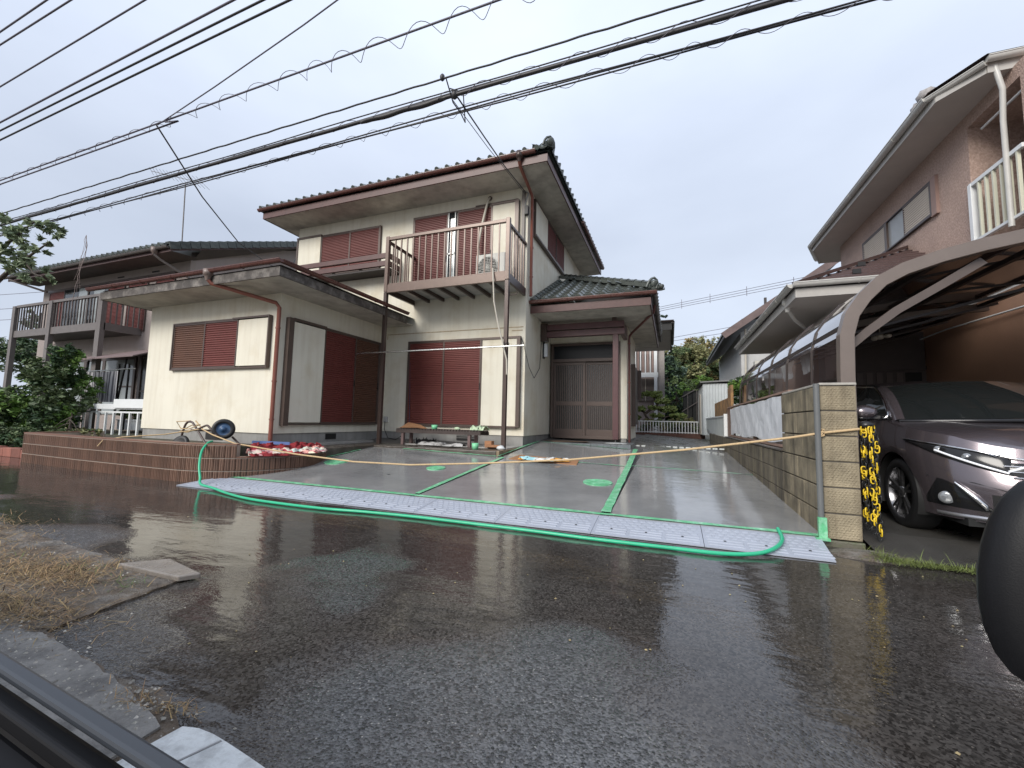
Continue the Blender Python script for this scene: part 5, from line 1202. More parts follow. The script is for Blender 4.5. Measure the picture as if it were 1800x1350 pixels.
# shrubs at the picket & over the wood fence
def shrub(label,base,blobs,n,size,mats,name='shrub',cat='shrub'):
    T=thing(name,label,cat,base); trunkbr(T,base,(base[0],base[1],base[2]+.5),.035,[c for c,_ in blobs[:6]],'stem')
    for i,m_ in enumerate(mats): leaves('foliage',m_,T,blobs[i::len(mats)] or blobs,n//len(mats),size)
    return T
shrub('dark leafy shrub rising above the wooden fence beside the carport',(2.3,14,.6),[((2.2+random.uniform(-.35,.4),14,1.8+random.uniform(-.1,.45)),(.28,.25,.2)) for i in range(9)],3600,.07,[lg_dark,lg_bright])
shrub('low green shrubs behind the white picket fence',(-.3,20,.4),[((-1.2+i*.28,20.2,.75+random.uniform(0,.35)),(.22,.2,.2)) for i in range(9)],3000,.06,[lg_mid,lg_yel])
#shrub('thin green weeds beside the garden path at the house corner',(-.6,13.2,.5),[((-.6+random.uniform(-.2,.3),13.2,.62),(.14,.14,.05)) for i in range(4)],500,.035,[lg_mid])
# big bush left
shrub('big bright green bush at the left end of the brown tiled wall',(-14.9,5.9,.1),[((-15.0+random.gauss(0,.28),5.9+random.gauss(0,.3),1.95+random.uniform(-.5,.5)),(.33,.33,.28)) for i in range(14)]+[((-15.6+random.uniform(-1.9,1.5),5.8+random.gauss(0,.3),random.uniform(.5,1.25)),(.4,.4,.33)) for i in range(26)]+[((-14.1+random.uniform(-.5,.15),5.7,random.uniform(.55,1.5)),(.25,.3,.3)) for i in range(8)],26000,.062,[lg_bright,lg_mid,lg_dark],name='bush',cat='bush')
shrub('low dark plants on the soil at the far left edge above the brick edging',(-15.5,5.0,.1),[((-17+i*.3,5.0,.32+random.uniform(-.1,.2)),(.25,.22,.2)) for i in range(13)],4500,.05,[lg_dark,lg_mid])
shrub('small mixed plants in the planter soil behind the brown tiled wall',(-12.3,5.2,.44),[((-13.4+i*.28,5.3+random.uniform(-.2,.3),.52),(.16,.15,.1)) for i in range(8)],1500,.035,[lg_mid,lg_yel])
shrub('green garden plants behind the white rail fence',(-13.3,7.4,.42),[((-14.8+i*.32,7.5,.85+random.uniform(-.25,.3)),(.25,.2,.22)) for i in range(11)],4200,.05,[lg_bright,lg_mid])
tree('dark broadleaf tree behind the left end of the long balcony',(-30,12,.3),5,rb(-31.5,12,4.0,4.2,1.5,2.7,26,.9),12000,.11,[lg_dark,lg_mid],.2)
# overhanging branch upper left
lt=thing('roadside_tree','pale broadleaf branch reaching in from beyond the upper left edge','tree',(-14.6,4.2,0))
MB().tube([(-14.6,4.2,0),(-14.5,4.2,2),(-14.3,4.2,3.6),(-14.0,4.2,4.6)],[.14,.12,.09,.05],8).tube([(-14.4,4.2,3.2),(-13.2,4.3,3.9),(-12.4,4.3,4.15),(-11.7,4.3,4.35)],[.06,.04,.025,.012],6).tube([(-14.3,4.2,3.7),(-13.0,4.2,4.5),(-12.2,4.25,4.85)],[.05,.03,.01],6).tube([(-12.6,4.3,4.1),(-12.1,4.3,3.75),(-11.75,4.3,3.65)],[.02,.015,.008],6).build('trunk',bark,lt)
leaves('crown',leafmat('pale_sage_leaves',(.21,.26,.15),.3),lt,[((-11.85,4.3,4.62),(.3,.25,.2)),((-12.2,4.3,4.75),(.3,.25,.2)),((-12.5,4.3,4.55),(.35,.25,.2)),((-12.0,4.3,4.3),(.3,.2,.12)),((-12.35,4.3,3.95),(.35,.25,.14)),((-12.0,4.3,3.65),(.3,.25,.12)),((-11.7,4.3,3.62),(.2,.2,.07)),((-12.7,4.3,4.15),(.4,.3,.3)),((-11.5,4.3,4.5),(.18,.15,.12)),((-13.2,4.2,4.6),(.6,.4,.5))],950,.085)
# ================================================================ BACK BUILDINGS
BH=thing('back_house','mauve striped back house with white balcony seen past the entrance porch','house',(-2,24,.4))
MB().box(-6,-.62,24,30,.4,6).build('wall',M('mauve_grey_wall',(.30,.25,.235),.8,.1,3),BH)
MB().box(-.62,-.30,23.6,24,.4,6).build('corner_column',bpy.data.materials['grey_render'],BH)
MB().box(-2.2,-.62,23.4,23.5,3.45,3.7).box(-.82,-.66,23.38,23.5,.4,5.9).box(-2.2,-.62,23.4,23.5,4.95,5.05).box(-1.98,-1.74,23.38,23.5,3.7,6).build('balcony_frame',white,BH)
for i in range(8): MB().box(-1.66+i*.125,-1.61+i*.125,23.42,23.45,3.7,4.95).build('balcony_slat',white if i%2 else bpy.data.materials['pink_trim'],BH)
MB().box(-1.75,-.86,23.9,23.99,2.2,3.42).build('screen_window',M('taupe_screen',(.14,.115,.10),.6,.1,8),BH); MB().box(-1.3,-1.27,23.85,23.9,2.2,3.42).build('window_mullion',beige,BH)
MB().add([(-6.5,22.8,6.0),(-.2,22.8,6.0),(-.2,30,6.0),(-3,26,7.6)],[(0,1,3),(1,2,3)]).build('roof',tilej,BH)
MB().add([(-.35,24,2.9),(-.05,24,2.7),(-.05,23.6,2.7),(-.35,23.6,2.9)],[(0,1,2,3)]).build('window_hood',white,BH)
PB=thing('rear_eave_house','dark tiled eave corner with gutter seen directly behind the porch roof','roof',(-.4,18,4))
MB().box(-3,.02,17.0,22,4.62,4.66).build('soffit',soffit_l,PB); MB().box(-3,.06,16.96,17,4.6,4.85).box(.02,.06,17,22,4.6,4.85).build('fascia',dark,PB); gutter(PB,(-3,16.9,4.95),(.14,16.9,4.95),.06,m=rib); gutter(PB,(.1,16.9,4.92),(.1,22,4.92),.06,m=rib,side=(1,0,0))
MB().box(-3,-2.0,17.6,22,.4,4.62).build('wall',bpy.data.materials['mauve_grey_wall'],PB); MB().add([(-3,16.95,4.95),(.1,16.95,4.95),(.1,22,4.95),(-3,20,6)],[(0,1,3),(1,2,3)]).build('roof',tilej,PB)
# far gabled dark house
GH=thing('far_gabled_house','far white house with dark gabled roof between the wood and the pink house','house',(5,22,.4))
gw=M('white_gable_wall',(.46,.46,.45),.7,.08,3); dkr=M('dark_roof_edge',(.045,.038,.036),.5,.2,4)
MB().box(3.15,9,22.3,32,.4,5.4).add([(3.15,22.3,5.4),(9,22.3,5.4),(9,22.3,8.6),(6.0,22.3,7.55)],[(0,1,2,3)]).build('wall',gw,GH)
MB().add([(2.35,21.4,5.05),(7.0,21.4,8.3),(7.0,32,8.3),(2.35,32,5.05),(2.35,21.4,5.25),(7.0,21.4,8.5),(7.0,32,8.5),(2.35,32,5.25)],[(0,3,2,1),(4,5,6,7),(0,1,5,4),(2,3,7,6),(3,0,4,7)]).build('roof',dkr,GH)
MB().beam((2.3,21.38,5.12),(7.0,21.38,8.4),.06,.3).build('verge_board',M('mauve_brown_board',(.13,.09,.085),.6,.3,3),GH)
for i in range(22): MB().box(2.28,2.4,21.5+i*.45,21.5+i*.45+.38,5.2,5.3).build('edge_tile',tilem,GH)
MB().beam((4.2,22.2,5.6),(4.2,22.2,7.0),.1,.1).beam((3.2,22.2,6.0),(5.6,22.2,6.2),.08,.1).build('gable_frame',dkr,GH)
MB().tube([(3.3,21.9,5.5),(3.3,22.1,3.4),(3.3,22.1,.6)],.045,6).build('downpipe',beige,GH)
LR=thing('low_dark_roof_building','low building with dark sloping roof beside the carport end','building',(4,17,.4))
MB().add([(2.05,16.6,2.32),(5.5,15.0,4.1),(5.5,21,4.1),(2.05,21,2.32),(2.05,16.6,2.45),(5.5,15,4.25),(5.5,21,4.25),(2.05,21,2.45)],[(0,3,2,1),(4,5,6,7),(0,1,5,4),(2,3,7,6),(3,0,4,7)]).build('roof',dkr,LR)
MB().beam((2.05,16.55,2.5),(5.5,14.95,4.28),.05,.12).build('roof_edge',M('pale_roof_edge',(.4,.38,.37),.5),LR); MB().box(2.6,5.4,17,21,.4,2.6).build('wall',gw,LR)
MB().box(2.7,3.05,16.2,16.5,2.95,3.2).build('roof_vent',acm,LR)
sh=thing('white_shed','white corrugated metal shed behind the wooden fence','shed',(1.9,18,.4))
cor=MB(); P=[]
for i in range(60):
    x=1.15+i*.025; P.append([(x,17.5+(.015 if (i//2)%2 else 0),.6),(x,17.5+(.015 if (i//2)%2 else 0),2.55)])
cor.grid(P,False); P=[[(1.15-(.015 if (i//2)%2 else 0),17.5+i*.05,.6),(1.15-(.015 if (i//2)%2 else 0),17.5+i*.05,2.5)] for i in range(60)]; cor.grid(P,False); cor.build('wall',M('pale_metal_sheet',(.56,.60,.61),.4,.08,3),sh)
MB().add([(1.05,17.4,2.58),(2.8,17.4,2.66),(2.8,21,2.75),(1.05,21,2.6),(1.05,17.4,2.63),(2.8,17.4,2.71)],[(0,1,2,3),(0,1,5,4)]).build('roof',M('grey_shed_roof',(.2,.2,.2),.6),sh)
MB().box(1.1,1.14,18.4,19.2,.6,2.2).build('door',soffit_l,sh)
mf=thing('dark_mesh_shed','dark open frame lean-to beside the wood behind the white shed','shed',(.9,22,.4))
MB().box(.6,1.5,22,24,.4,2.6).build('screen',M('dark_netting',(.04,.042,.04),.8,.2,4),mf)
for i in range(5): MB().box(.55+i*.2,.58+i*.2,21.9,21.95,.4,2.3+.12*i).build('post',nbs if i%2 else rub,mf)
MB().beam((.5,21.9,1.6),(1.4,21.9,2.2),.03,.04).beam((.5,21.9,2.3),(1.5,21.9,2.9),.04,.05).build('rail',nbs,mf)
wd=thing('wooden_fence','weathered orange brown wooden board fence standing beyond the sheeted fence','fence',(1.9,13,.7))
wm=M('weathered_orange_wood',(.36,.20,.08),.65,.3,5,.3,40,rnd=.15,col2=(.12,.075,.04),c2s=4)
for i in range(9): MB().box(1.42,1.45,12.3+i*.42,12.3+i*.42+.40,1.15,1.72-.0*i).build('board',wm,wd,bevel=.003)
MB().box(1.40,1.46,12.1,12.28,1.1,1.95).box(1.40,1.46,11.7,12.08,1.2,2.0).build('board',wm,wd)
# ================================================================ CABLES
cb=M('black_cable',(.03,.028,.03),.5,.1); cb2=M('purple_grey_cable',(.12,.11,.14),.5)
def cable(y,z,r,label,x0=-45,x1=25,sag=.0,m=cb,wob=0,n=60,y1=None,z1=None,cat='cable',group=None,name='cable'):
    P=[]
    for i in range(n+1):
        t=i/n; x=x0+(x1-x0)*t; yy=y+((y1-y)*t if y1 is not None else 0); zz=z+((z1-z)*t if z1 is not None else 0)
        P.append((x,yy+wob*math.sin(i*2.1),zz+wob*math.sin(i*1.3+1)))
    return tag(MB().tube(P,r,6).build(name,m),label,cat,group)
def spiral(mb,y,z,x0,x1,rad,pitch,r=.004,n=14):
    k=int((x1-x0)/pitch*n); mb.tube([(x0+(x1-x0)*i/k+.12*math.sin(i*.037)+.06*math.sin(i*.11),y+rad*math.sin(2*math.pi*i/n),z+rad*(1+.35*math.sin(i*.023+x0))*math.cos(2*math.pi*i/n)) for i in range(k+1)],r,4)
t=thing('cable_bundle','thickest black cable bundle crossing above the house from lower left to upper right','cable bundle',(-5,4.8,5.5))
MB().tube([(x,4.8,5.5+.004*math.sin(x*3)) for x in [-45+i for i in range(70)]],.026,8).build('main_cable',cb,t)
MB().tube([(x,4.83,5.56+.008*math.sin(x*1.7)) for x in [-45+i*.5 for i in range(140)]],.012,6).tube([(x,4.77,5.55+.01*math.sin(x*1.1)) for x in [-45+i*.5 for i in range(140)]],.009,6).build('thin_cable',cb,t)
q=MB(); spiral(q,4.8,5.52,-22,8,.048,.62); q.build('lashing_wire',cb2,t)
MB().tube([(-4.4+i*.1,4.8,5.485+.01*math.sin(i)) for i in range(16)],[.02]+[.034]*14+[.02],8).build('splice_sleeve',cb,t)
t=thing('cable_bundle','loosely lashed group of three thin cables, lowest crossing above the house roof','cable bundle',(-5,5.12,5.5))
for k,(dy,dz) in enumerate(((0,.0),(.03,.05),(-.03,.03))): MB().tube([(x,5.12+dy,5.5+dz+.012*math.sin(x*.9+k*2)) for x in [-45+i*.5 for i in range(140)]],.011,6).build('thin_cable',cb,t)
q=MB(); spiral(q,5.12,5.52,-22,8,.055,.57); q.build('lashing_wire',cb2,t)
cable(4.5,5.5,.012,'twisted single cable just above the thickest bundle',y1=4.5,z1=5.5,wob=.0035,n=400,x0=-45,x1=20)
t=thing('cable_bundle','upper left thin cable wrapped in a wide open wire spiral','cable bundle',(-5,3.78,5.5))
MB().tube([(x,3.78,5.5) for x in range(-45,20)],.012,6).build('thin_cable',cb2,t); MB().tube([(x,3.8,5.44) for x in range(-45,-6)]+[(-7.3,3.79,5.49)],.012,6).build('thin_cable',cb2,t)
q=MB(); spiral(q,3.78,5.47,-22,-7.5,.05,.5); spiral(q,3.78,5.46,-7.5,8,.075,.55); q.build('lashing_wire',cb2,t)
tag(MB().tube([(-7.5,3.8,5.5),(-5.9,3.6,5.53),(-4,3.35,5.58),(-1,2.9,5.66)],.008,5).build('cable',cb2),'thin straight wire branching up from the spiral wrapped cable','cable')
for k,(a,b) in enumerate((((-10.5,3.15),(-3.9,3.02)),((-10.1,3.03),(-4.1,2.92)),((-9.76,2.93),(-4.4,2.81)),((-8.66,2.56),(-5.33,2.48)),((-7.6,2.22),(-5.95,2.2)),((-7.39,2.13),(-6.34,2.11)))):
    dx=b[0]-a[0]; dy=(b[1]-a[1])/dx
    lab=['lowest of the three close parallel power lines at upper left','middle of the three close parallel power lines at upper left','highest of the three close parallel power lines at upper left','single power line above the three close parallel lines at upper left','second power line from the upper left corner','power line nearest the upper left corner'][k]
    cable(a[1]+dy*(-40-a[0]),5.5,.012 if k<3 else .009,lab,x0=-40,x1=20,y1=a[1]+dy*(20-a[0]),m=cb if k<2 else cb2,group='power lines at upper left',n=4)
# drop wires
tag(MB().tube([(-2.76,4.86,5.5),(-2.9,6,5.75),(-3.0,7.2,5.95),(-3.1,8.78,6.27)],.011,6).tube([(-2.85,4.86,5.5),(-3.0,6.4,5.82),(-3.12,8.78,6.24)],.006,5).build('drop_cable',cb),'pair of service wires dropping from the bundle to the upper right house corner','cable')
tag(MB().tube([(-2.78,4.55,5.56),(-2.74,4.7,5.3),(-2.7,4.85,5.25),(-2.76,5.1,5.3),(-2.7,4.9,5.6),(-2.86,4.8,5.62)],.009,5).blob((-2.78,4.8,5.5),(.05,.05,.06),8,6).blob((-2.80,4.5,5.52),(.035,.035,.05),8,6).build('cable_clamp',cb),'black clamp and looped wires hanging on the cables above the house','clamp')
tag(MB().tube([(-7.53,3.8,5.5),(-8.6,5.2,5.25),(-9.9,6.9,5.2),(-11.0,8.6,5.4),(-12.3,10.4,5.9),(-13,11.5,7.4)],.012,6).build('drop_cable',cb),'long cable sagging from the spiral wrapped line down behind the tiled roofs','cable')
for k,(p0,p1,l) in enumerate((((-40,8,6.3),(-13,15,8.2),'upper thin wire behind the left house'),((-40,8,5.6),(-14,15,7.4),'middle thin wire behind the left house'),((-40,8,5.0),(-14,15,6.9),'lower thin wire behind the left house'),((-40,10,4.2),(-24,12,4.0),'thin wire at the far left behind the bush'))):
    tag(MB().tube([p0,((p0[0]+p1[0])/2,(p0[1]+p1[1])/2,(p0[2]+p1[2])/2-.25),p1],.012,5).build('wire',cb2),l,'wire')
tw_=thing('transmission_lines','thin far transmission lines rising to the right above the wood','power lines',(3,60,16))
for dz in (0,.35,.7): MB().tube([(-5,60,16+dz-.3),(-.71,60,16.5+dz*.8),(17.3,60,19.0+dz),(30,60,21+dz)],.03,4).build('wire',cb2,tw_)
for x in (1.5,5.0,9.3,14.5): MB().box(x-.03,x+.03,59.97,60.03,16.35+.138*x+.0,17.6+.138*x).build('spacer',cb2,tw_)
for z0,z1 in ((12.2,13.8),(11.9,13.1)): MB().tube([(-6,60,z0-.5),(9,60,z1+.1)],.03,4).build('wire',cb2,tw_)
# ================================================================ CLUTTER
# rope
rp=[(-7.9,5.0,.86),(-7.62,4.95,.72),(-7.2,4.85,.64),(-6.46,4.7,.535),(-5.15,4.7,.43),(-4.1,4.7,.38),(-3.18,4.7,.39),(-2.13,4.7,.47),(-1.07,4.7,.57),(.12,4.6,.74),(1.0,4.4,.90),(1.22,4.345,.95),(1.48,4.34,.99)]
ropem=M('tan_rope',(.50,.36,.20),.8,.2,60)
R=thing('rope','tan rope strung across the driveway from the handcart to the block wall','rope',(0,4.7,.3))
MB().tube(rp,.011,7).build('rope_strand',ropem,R)
MB().tube([(1.2+.03*math.sin(a*2.3),4.335,.95+.03*math.cos(a*1.7)) for a in [i*.5 for i in range(14)]],.009,6).build('knot',ropem,R)
MB().tube([(-8.0,4.98,.86),(-8.25,4.9,.84),(-8.2,4.95,.72),(-7.9,4.9,.72),(-7.7,4.95,.8),(-8.0,5.0,.78),(-8.25,4.95,.65),(-8.0,4.95,.66),(-7.72,4.95,.74)],.009,6).tube([(-7.7,4.95,.72),(-8.2,4.7,.62),(-8.6,4.3,.57),(-8.75,4.12,.52),(-8.8,4.08,.42)],.01,6).build('rope_coil',ropem,R)
# hose
hm=M('bright_green_hose',(.03,.42,.22),.3,.1,5)
hp=[(-6.42,4.32,.585),(-6.36,4.22,.565),(-6.26,4.08,.46),(-6.15,3.99,.28),(-6.05,3.95,.12),(-5.95,3.9,.045),(-5.6,3.83,.03),(-5.07,3.68,.018),(-4.46,3.56,.018),(-3.52,3.55,.018),(-2.98,3.62,.018),(-2.44,3.66,.018),(-1.82,3.665,.018),(-1.14,3.66,.018),(-.63,3.64,.018),(-.09,3.65,.018),(.32,3.66,.018),(.58,3.74,.025),(.74,3.88,.045),(.84,4.08,.075),(.86,4.32,.11)]
def smooth(P,k=6):
    P=[Vector(p) for p in P]; out=[]
    for i in range(len(P)-1):
        a=P[max(i-1,0)];b=P[i];c=P[i+1];d=P[min(i+2,len(P)-1)]
        for j in range(k):
            t=j/k; out.append(.5*((2*b)+(c-a)*t+(2*a-5*b+4*c-d)*t*t+(3*b-a-3*c+d)*t**3))
    return out+[P[-1]]
tag(MB().tube(smooth(hp),.0155,10).build('garden_hose',hm),'bright green hose lying along the front of the ramp blocks and over the tiled wall','hose')
# handcart
hc=thing('handcart','overturned wheelbarrow frame with bent tubes and blue hubbed wheel beside the cream wall','handcart',(-7.6,5.05,.45))
tb=M('brown_tube',(.07,.045,.04),.35,.1,5)
for pts in ([(-8.2,4.95,.45),(-8.12,4.95,.72),(-8.04,4.95,.83),(-7.93,4.95,.84),(-7.84,4.95,.78),(-7.5,4.95,.46)],[(-7.62,5.15,.6),(-7.60,5.15,.76),(-7.54,5.15,.84),(-7.45,5.15,.84),(-7.36,5.13,.76)],[(-7.8,4.95,.70),(-7.6,4.95,.77),(-7.5,4.93,.79),(-7.42,4.92,.77),(-7.18,4.9,.62)],[(-8.0,5.0,.7),(-7.3,5.1,.70)],[(-7.15,5.15,.6),(-6.98,5.2,.45)]): MB().tube(smooth(pts,5),.018,8).build('frame_tube',tb,hc)
w_=MB().lathe((-7.17,5.0,.735),(.72,-.69,.05),[(.105,-.03),(.13,-.045),(.165,-.035),(.175,0),(.165,.035),(.13,.045),(.105,.03)],28).build('wheel',black,hc)
MB().lathe((-7.17,5.0,.735),(.72,-.69,.05),[(.11,-.028),(.1,0),(.11,.03),(.10,.012),(.04,.03),(.035,.06),(.0001,.062)],24).build('hub',M('blue_hub',(.04,.09,.18),.35,.1,6),w_)
tag(MB().lathe((-7.85,4.75,.46),(.2,-.9,.3),[(.0001,.02),(.1,.02),(.14,.04),(.16,0),(.14,-.04)],18).build('loose_tyre',black),'dark loose tyre lying on the planter soil below the handcart','tyre')
# blanket on the tiled wall end
bl_r=M('crimson_blanket',(.22,.015,.02),.9,.1,10,.4,80)
def patt():
    m=M('floral_blanket',(.6,.5,.42),.9,.1,8,.4,60); t=m.node_tree; b=t.nodes['Principled BSDF']; tc=t.nodes.new('ShaderNodeTexCoord'); v=t.nodes.new('ShaderNodeTexVoronoi'); v.inputs['Scale'].default_value=7
    s=t.nodes.new('ShaderNodeSeparateColor'); c=t.nodes.new('ShaderNodeValToRGB'); c.color_ramp.interpolation='CONSTANT'; e=c.color_ramp.elements; e[0].color=(.66,.36,.36,1); e[1].position=.25; e[1].color=(.68,.6,.5,1)
    for p,cc in ((.5,(.7,.35,.3,1)),(.66,(.55,.66,.6,1)),(.8,(.45,.08,.09,1)),(.9,(.72,.66,.5,1))): x=e.new(p); x.color=cc
    t.links.new(tc.outputs['Object'],v.inputs[0]); t.links.new(v.outputs['Color'],s.inputs[0]); t.links.new(s.outputs[0],c.inputs[0]); t.links.new(c.outputs[0],b.inputs['Base Color']); return m
flor=patt()
def cloth(name,label,path_,wd,mat,z,amp,cat,n=44,m=14,sd=0,dr=0):
    rnd=random.Random(sd); ph=[rnd.uniform(0,6) for _ in range(6)]; P=[]; pp=smooth([(x,y,0) for x,y in path_],8); N=len(pp)
    for i in range(n+1):
        p=pp[min(int(i/n*(N-1)),N-1)]; q=pp[min(int(i/n*(N-1))+1,N-1)]; p0=pp[max(int(i/n*(N-1))-1,0)]; d=(q-p0).normalized(); nr=Vector((-d.y,d.x,0)); t=i/n; row=[]
        for j in range(m+1):
            s=j/m-.5; ww=wd*(.55+.45*math.sin(math.pi*min(max(t,.06),.97))**.5)*(1+.15*math.sin(t*9+ph[0]))
            f=(1-(2*abs(s))**3)
            h=amp*f*(.5+.2*math.sin(t*17+s*9+ph[1]+1.5*math.sin(s*7+t*5))+.18*math.sin(t*33-s*19+ph[2]+2*math.sin(t*8+ph[5]))+.16*math.sin(s*31+t*23+ph[3])+.1*math.sin(s*50-t*61))
            row.append((p.x+nr.x*s*ww+.02*math.sin(t*40+ph[4]),p.y+nr.y*s*ww,(z(p.x,p.y) if callable(z) else z)+max(h,.004)-dr*max(0,2*abs(s)-.7)))
        P.append(row)
    return tag(MB().grid(P).build(name,mat),label,cat)
cloth('blanket','crumpled crimson blanket heaped on the end of the tiled wall against the house',[(-6.6,5.1),(-6.4,5.4),(-6.25,5.8),(-6.1,6.1)],.5,bl_r,.40,.13,'blanket',sd=3,n=70,m=22)
cloth('floral_quilt','crumpled pink and cream floral quilt with crimson edge on the curved wall top',[(-6.05,4.6),(-5.85,4.95),(-5.8,5.4),(-5.95,5.9)],.55,flor,.385,.09,'quilt',sd=8,n=90,m=26)
cloth('quilt_edge','crimson edge of a quilt hanging over the front of the curved tiled wall',[(-5.85,4.5),(-5.62,4.85),(-5.6,5.3),(-5.75,5.8)],.09,bl_r,.375,.05,'blanket',sd=5)
tag(MB().beam((-7.1,5.5,.5),(-6.3,5.6,.5),.03,.05).build('blue_pole',M('blue_plastic',(.1,.16,.35),.4)),'blue plastic pole lying beside the crimson blanket at the foot of the wall','pole')
# towel, board on the driveway
def tow():
    m=flor.copy(); m.name='towel_print'; 
    for n in m.node_tree.nodes:
        if n.type=='VALTORGB':
            for e,c in zip(n.color_ramp.elements,((.7,.73,.72,1),(.35,.62,.66,1),(.7,.7,.66,1),(.75,.35,.06,1),(.72,.73,.7,1),(.6,.75,.72,1))): e.color=c
        if n.type=='TEX_VORONOI': n.inputs['Scale'].default_value=4
    return m
cloth('towel','crumpled light blue, white and orange towel lying on the driveway',[(-2.55,7.2),(-2.1,7.25),(-1.7,7.35)],.5,tow(),lambda x,y:gz(x,y)+.02,.05,'towel',sd=9,n=30)
tag(MB().add([(-2.75,7.15,gz(-2.75,7.15)+.012),(-1.5,7.1,gz(-1.5,7.1)+.012),(-1.55,7.55,gz(-1.5,7.5)+.016),(-2.7,7.6,gz(-2.7,7.6)+.016),(-2.75,7.15,gz(-2.75,7.15)),(-1.5,7.1,gz(-1.5,7.1))],[(0,1,2,3),(0,4,5,1)]).build('cardboard',M('brown_cardboard',(.3,.15,.07),.8,.15,6)),'flat brown board under the light blue towel on the driveway','cardboard')
# bench
be=thing('wooden_bench','low dark slatted bench under the front shutters holding small rags and a bucket','bench',(-4.7,8.1,.41))
bw_=M('dark_bench_wood',(.045,.03,.026),.55,.3,8)
for i in range(30): MB().box(-5.75+i*.069,-5.75+i*.069+.05,7.9,8.35,.735,.765).build('seat_slat',bw_,be)
MB().box(-5.76,-3.68,7.9,7.94,.67,.735).box(-5.76,-3.68,8.31,8.35,.67,.735).build('seat_frame',bw_,be)
for x in (-5.6,-3.95):
    for y in (7.95,8.27): MB().box(x-.03,x+.03,y-.03,y+.03,.41,.67).build('leg',M('faded_leg',(.14,.09,.085),.6,.3,9) if x==-5.6 and y<8 else bpy.data.materials['faded_leg'],be)
gp=M('mint_plastic',(.2,.58,.32),.4,.05)
tag(MB().lathe((-4.86,8.05,.766),(0,0,1),[(.0001,0),(.06,0),(.07,.09),(.062,.09),(.055,.01)],14).build('green_cup',gp),'small mint green tub standing on the bench','tub')
tag(MB().blob((-4.3,8.05,.79),(.07,.05,.035),10,6,.2).build('rag',M('pale_green_rag',(.5,.62,.42),.8,.2,30)),'small pale rag right of the tub on the bench','rag')
cloth('towel_heap','pale green and white cloth heap at the right end of the bench',[(-3.95,8.05),(-3.75,8.08),(-3.6,8.0)],.24,bpy.data.materials['pale_green_rag'],.77,.12,'cloth',sd=2,n=18,m=8)
tag(MB().add([(-5.7,7.95,.77),(-5.0,7.98,.775),(-5.35,8.25,.85),(-5.7,8.28,.9)],[(0,1,2,3)]).add([(-5.72,7.9,.775),(-5.2,7.9,.79),(-5.2,8.0,.8),(-5.7,8.0,.79)],[(0,1,2,3)]).build('cardboard',bpy.data.materials['brown_cardboard']),'flat cardboard sheets lying on the left end of the bench','cardboard')
tag(MB().lathe((-3.62,7.55,.41),(0,0,1),[(.0001,0),(.06,0),(.07,.12),(.06,.12),(.055,.01)],14).build('bucket',gp),'mint green bucket standing on the terrace near the right post','bucket')
tag(MB().box(-3.55,-3.25,7.85,8.05,.43,.45).box(-3.5,-3.2,7.8,7.95,.45,.49).box(-3.6,-3.45,7.95,8.1,.45,.56).build('wood_offcuts',M('orange_brown_wood',(.32,.15,.07),.6,.2,9)),'small pile of brown wooden boards on the terrace beside the mint bucket','wood')
tag(MB().blob((-3.1,7.62,.45),(.09,.06,.05),8,6,.25).build('plastic_bag',M('clear_white_bag',(.6,.62,.62),.3,.1,20)),'crumpled clear white plastic bag on the terrace by the right post','bag')
nps=M('grey_paper',(.42,.41,.39),.8,.25,8,col2=(.06,.055,.05),c2s=6)
cloth('paper_sheets','crumpled grey and dark paper sheets spread under the bench',[(-5.1,7.9),(-4.7,7.85),(-4.3,7.8),(-4.0,7.8)],.3,nps,.43,.09,'paper',sd=4,n=26,m=8)
cloth('rubber_boots','dark crumpled rubber boots lying under the left part of the bench',[(-5.3,8.0),(-5.1,8.1),(-4.95,8.25)],.2,black,.43,.16,'boots',sd=6,n=16,m=8)
# ================================================================ VERGE (near left)
vg=M('muddy_verge',(.085,.062,.042),.55,.45,6,1,22,col2=(.17,.16,.145),c2s=3.5,rvar=.4,bdist=.03)
def poly(pts,z,name,m,kind='structure',label=None,jit=.03,dz=.02):
    P=[Vector((x,y,0)) for x,y in pts]; ring=[]
    for a,b in zip(P,P[1:]+P[:1]):
        k=max(int((b-a).length/.06),1)
        if k>60: k=3
        for i in range(k): q=a.lerp(b,i/k); ring.append((q.x+random.uniform(-jit,jit),q.y+random.uniform(-jit,jit),z))
    n=len(ring); return tag(MB().add(ring+[(x,y,z-dz) for x,y,_ in ring],[tuple(range(n))]+[(n+i,n+(i+1)%n,(i+1)%n,i) for i in range(n)]).build(name,m),label,kind=kind)
poly([(-14,-.5),(-1.15,-.5),(-1.1,.8),(-1.42,.93),(-1.66,1.05),(-1.95,1.03),(-2.62,1.10),(-2.75,1.75),(-3.6,1.80),(-5.2,1.9),(-8,2.2),(-14,2.6)],.012,'verge',vg,jit=.015)
poly([(-3.3,1.0),(-1.5,.6),(-1.5,.93),(-1.95,1.02),(-2.6,1.08)],.02,'kerb_concrete',M('rough_wet_concrete',(.20,.19,.175),.6,.3,14,.8,60,col2=(.09,.085,.08),c2s=10),jit=.008)
ks=M('kerb_slab_concrete',(.21,.185,.16),.35,.2,8,.4,60,rvar=.15)
tag(MB().add([(-3.30,1.69,.012),(-2.72,1.70,.012),(-2.66,1.79,.012),(-3.1,1.88,.012),(-3.30,1.69,.04),(-2.72,1.70,.04),(-2.66,1.79,.04),(-3.1,1.88,.04)],[(4,5,6,7),(0,1,5,4),(1,2,6,5),(2,3,7,6),(3,0,4,7)]).build('kerb_slab',ks,bevel=.008),'wet flat concrete kerb slab lying at the edge of the grassy verge','slab')
wp=M('worn_white_paint',(.60,.62,.62),.4,.1,6,.4,80,col2=(.42,.43,.43),c2s=25)
